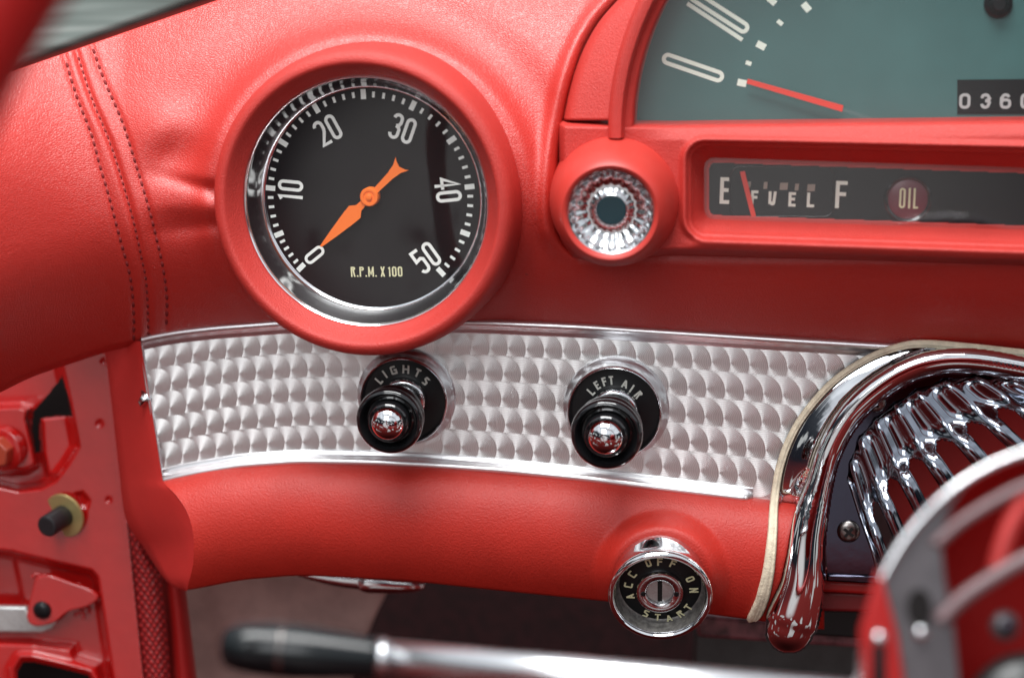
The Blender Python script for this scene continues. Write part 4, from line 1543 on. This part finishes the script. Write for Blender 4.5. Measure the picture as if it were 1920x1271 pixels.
# ================================================================== DOOR PILLAR at the left
ps = thing('door_pillar', 'glossy red painted door hinge pillar with pressed pockets and an open hole', 'pillar', WP(100, 900, -60))
HPI = -32.0
gx = np.arange(-60, 272, 2.0)
gy = np.arange(560, 1330, 2.2)
X, Y = np.meshgrid(gx, gy)
redge = np.interp(gy, [560, 646, 722, 973, 1271, 1340], [188, 193, 206, 237, 268, 275])
X = np.minimum(X, redge[:, None])
h = np.full(X.shape, HPI)
pk1 = sdpoly(X, Y, [(-90, 500), (80, 560), (112, 660), (133, 755), (149, 838), (128, 872), (104, 903), (75, 918), (35, 922), (-10, 912), (-90, 900)])
h = h - 17 * sstep(-pk1, -2, 17)
br_ = sdpoly(X, Y, [(-90, 762), (40, 758), (58, 765), (54, 785), (66, 838), (72, 872), (55, 884), (20, 888), (-90, 880)])
h = h + 13 * sstep(-br_, -4, 9) * (pk1 < -8)
low_ = sdpoly(X, Y, [(74, 782), (128, 776), (146, 840), (110, 893), (88, 895), (78, 850)])
h = h + 5 * sstep(-low_, -3, 8) * (pk1 < -4)
h = h - 2.4 * sstep(Y - (970 + X * 0.25), -1, 5) * sstep(165 - X, -3, 6) * sstep(-pk1, -60, -10)
pk2 = sdpoly(X, Y, [(-90, 1018), (24, 1034), (100, 1052), (172, 1068), (184, 1082), (192, 1130), (216, 1290), (-90, 1400)])
h = h - 13 * sstep(-pk2, -2, 14)
rdg = sdpoly(X, Y, [(-90, 1030), (26, 1034), (46, 1128), (40, 1140), (-90, 1140)])
h = h - 4 * sstep(-rdg, -2, 5)
band = sdpoly(X, Y, [(-90, 1192), (60, 1196), (140, 1206), (146, 1226), (190, 1240), (212, 1330), (-90, 1330)])
h = h + 7 * sstep(-band, -2, 16)
hol1 = sdpoly(X, Y, [(116, 704), (126, 740), (135, 778), (100, 780), (76, 783), (72, 800), (76, 846), (66, 848), (58, 800), (62, 768), (86, 742)])
hol2 = sdpoly(X, Y, [(31, 1256), (42, 1238), (60, 1238), (120, 1252), (165, 1264), (182, 1290), (182, 1400), (31, 1400)])
h = h + 2.5 * np.exp(-((hol2 - 8) / 7) ** 2)
dents = ((193, 678, 4), (186, 794, 5), (203, 937, 4))
for dx_, dy_, rr_ in dents:
    h = h - 1.0 * np.exp(-(((X - dx_) ** 2 + (Y - dy_) ** 2) / rr_ ** 2))
drip = sdpoly(X, Y, [(140, 925), (155, 922), (168, 938), (164, 952), (150, 950)])
h = h - 1.6 * sstep(-drip, -3, 5)
keep = ((hol1 > 0) & (hol2 > 0))[:-1, :-1]
PP = WP(X, Y, h)
mesh('pressed_panel', PP.reshape(-1, 3), [tuple(reversed(f)) for f in grid_faces(len(gy), len(gx), keep=keep)], M['red_paint'], ps)
plate('hole_shade', [(-60, 690), (150, 690), (150, 870), (-60, 870)], HPI - 60, HPI - 45, M['shade_black'], ps, bevel=None)  # black sheets put behind the cut holes for their shade
plate('hole_shade', [(-60, 1200), (215, 1200), (215, 1340), (-60, 1340)], HPI - 60, HPI - 40, M['shade_black'], ps, bevel=None)
NP = nrm((-0.42, -1, -0.30))
# hex bolt
bf = Frame(6, 842, HPI - 2, NP)
bt = lathe('bolt_washer', bf, [(9.0, -3), (9.0, 0.6), (8.4, 1.1), (5, 1.2)], M['red_paint'], ps, 48)
hx = [(6.4 * math.cos(R_(t + 12)), 6.4 * math.sin(R_(t + 12))) for t in range(0, 360, 60)]
hx = np.array(hx)
V, F = prism_vf(bf.at(hx[:, 0], hx[:, 1], 6.0), bf.at(hx[:, 0], hx[:, 1], 0.5))
mesh('hex_head', V, F, simple('primer_red', (0.42, 0.06, 0.03), 0.35, coat=0.4), bt, bevel=0.7, angle=30)
# brass washer with black pin
wf = Frame(120, 966, HPI + 1.0, nrm((-0.46, -1, -0.35)))
wsh = lathe('brass_washer', wf, [(9.2, -0.8), (9.2, 0.0), (9.0, 0.3), (4, 0.35)], M['brass'], ps, 64)
lathe('black_pin', wf, [(4.5, 0.2), (4.5, 11.5), (4.2, 12.1), (3.6, 12.3)], simple('pin_black', (0.015, 0.015, 0.017), 0.45), wsh, 40)
# hinge bracket, strap and rivet
bracket = plate('hinge_bracket', catmull([(64, 1090), (52, 1140), (50, 1158), (58, 1171), (78, 1173), (104, 1165), (128, 1146), (160, 1138), (184, 1122), (170, 1106), (132, 1092), (90, 1078), (66, 1084)], 3), HPI - 4, HPI - 1, M['red_paint'], ps, bevel=0.8)
rv = Frame(79, 1144, HPI - 1, nrm((-0.3, -1, -0.5)))
lathe('rivet', rv, [(3.9, -1), (3.9, 0.5), (3.2, 1.5), (1.5, 2.0), (0.1, 2.1)], M['black_satin'], bracket, 32)
plate('check_strap', [(-60, 1137), (48, 1138), (60, 1160), (104, 1160), (108, 1166), (96, 1180), (78, 1186), (-60, 1184)], HPI - 9, HPI - 5.5, M['zinc'], ps, bevel=0.8)
V, F = sweep_vf(WP(*np.array([(108, 1108), (118, 1100), (128, 1104), (132, 1112), (122, 1118), (110, 1114), (108, 1108)]).T, HPI - 9.5), lambda i: circ(0.9, 8), upv=tuple(N0), caps=False)
mesh('weld_bead', V, F, M['red_paint'], ps)

for q_, pts_ in enumerate(([(128, 1092), (140, 1098), (148, 1094), (156, 1104), (168, 1104), (176, 1112)], [(60, 1082), (68, 1076), (80, 1080), (84, 1074)], [(140, 1152), (152, 1146), (157, 1150), (156, 1160)])):
    cw_ = catmull(pts_, 6)
    V, F = sweep_vf(WP(cw_[:, 0], cw_[:, 1], HPI - 3.5 if q_ < 2 else HPI - 9), lambda i: circ(0.8 + 0.25 * math.sin(i * 1.7), 8), upv=tuple(N0))
    mesh('weld_bead', V, F, M['red_paint'], ps)

# weatherstrip (woven) and smooth door seal
wsx = thing('weatherstrip', 'red woven textured weatherstrip running down beside the door pillar', 'weatherstrip', WP(290, 1150, -40))
ty = np.linspace(966, 1330, 90)
xl = np.interp(ty, [966, 1271, 1330], [236, 267, 273])
xr = np.interp(ty, [966, 1000, 1080, 1160, 1271, 1330], [238, 262, 304, 313, 320, 323])
cs = np.linspace(0, 1, 24)
XX = xl[:, None] + (xr - xl)[:, None] * cs
YY = ty[:, None] + 0 * XX
hh = HPI - 4 + 7 * np.sin(np.pi * np.clip(cs, 0, 1)) ** 0.7 + 0 * XX
uvw = np.stack([(XX - xl[:, None]).ravel() / 13.0, YY.ravel() / 17.0], -1)
mesh('woven_strip', WP(XX, YY, hh).reshape(-1, 3), [tuple(reversed(f)) for f in grid_faces(90, 24)], M['weave'], wsx, uv=uvw)
ty = np.linspace(1040, 1330, 60)
xl = np.interp(ty, [1040, 1080, 1160, 1330], [285, 300, 309, 319])
xr = np.interp(ty, [1040, 1100, 1180, 1330], [345, 348, 358, 376])
XX = xl[:, None] + (xr - xl)[:, None] * cs
YY = ty[:, None] + 0 * XX
hh = HPI - 16 + 9 * np.sin(np.pi * cs) ** 0.8 + 0 * XX
mesh('smooth_seal', WP(XX, YY, hh).reshape(-1, 3), [tuple(reversed(f)) for f in grid_faces(60, 24)], M['wheel_red'], wsx)

# ================================================================== THINGS SEEN BELOW AND BEHIND
kp = plate('kick_panel', [(300, 1000), (760, 1030), (735, 1090), (705, 1150), (672, 1230), (640, 1330), (300, 1330)], -110, -104, M['brown_panel'], None, bevel=2.0)
kp['kind'] = 'structure'
fl_ = plate('footwell_floor', [(200, 900), (2200, 900), (2200, 1500), (200, 1500)], -230, -222, M['carpet'], None, bevel=None)
fl_['kind'] = 'structure'

box = thing('duct_box', 'dark grey rounded box with a mottled top below the ignition switch', 'box', WP(1450, 1220, -70))
plate('box_body', [(1300, 1185), (1310, 1170), (1720, 1215), (1720, 1290), (1310, 1268), (1296, 1255)], -100, -62, M['dark_box'], box, bevel=3)
plate('mottled_top', [(1312, 1152), (1720, 1190), (1720, 1222), (1308, 1196), (1303, 1166)], -80, -58, simple('mottled', (0.16, 0.06, 0.07), 0.4, var=0.9, vscale=90), box, bevel=2)

cs_ = thing('column_bracket', 'dark red glossy bracket below the chrome grille base', 'bracket', WP(1600, 1110, -20))
plate('upper_step', [(1530, 1086), (1760, 1100), (1760, 1122), (1530, 1110)], -24, -6, M['wheel_red'], cs_, bevel=1.5)
plate('lower_step', [(1520, 1106), (1760, 1118), (1760, 1152), (1520, 1146)], -30, -14, simple('deep_red', (0.2, 0.01, 0.012), 0.4), cs_, bevel=1.5)
plate('vented_plate', [(1500, 1140), (1760, 1150), (1760, 1205), (1500, 1190)], -60, -44, M['black_satin'], cs_, bevel=1)

# windscreen moulding at the top left
ws = plate('windscreen_moulding', [(-160, 190), (0, 135), (440, -20), (700, -110), (700, -200), (-160, -200)], -150, -140, M['streaks'], None, bevel=3)
ws['label'] = 'blurred grey-green metal windscreen moulding behind the top of the leather pad'
ws['category'] = 'moulding'
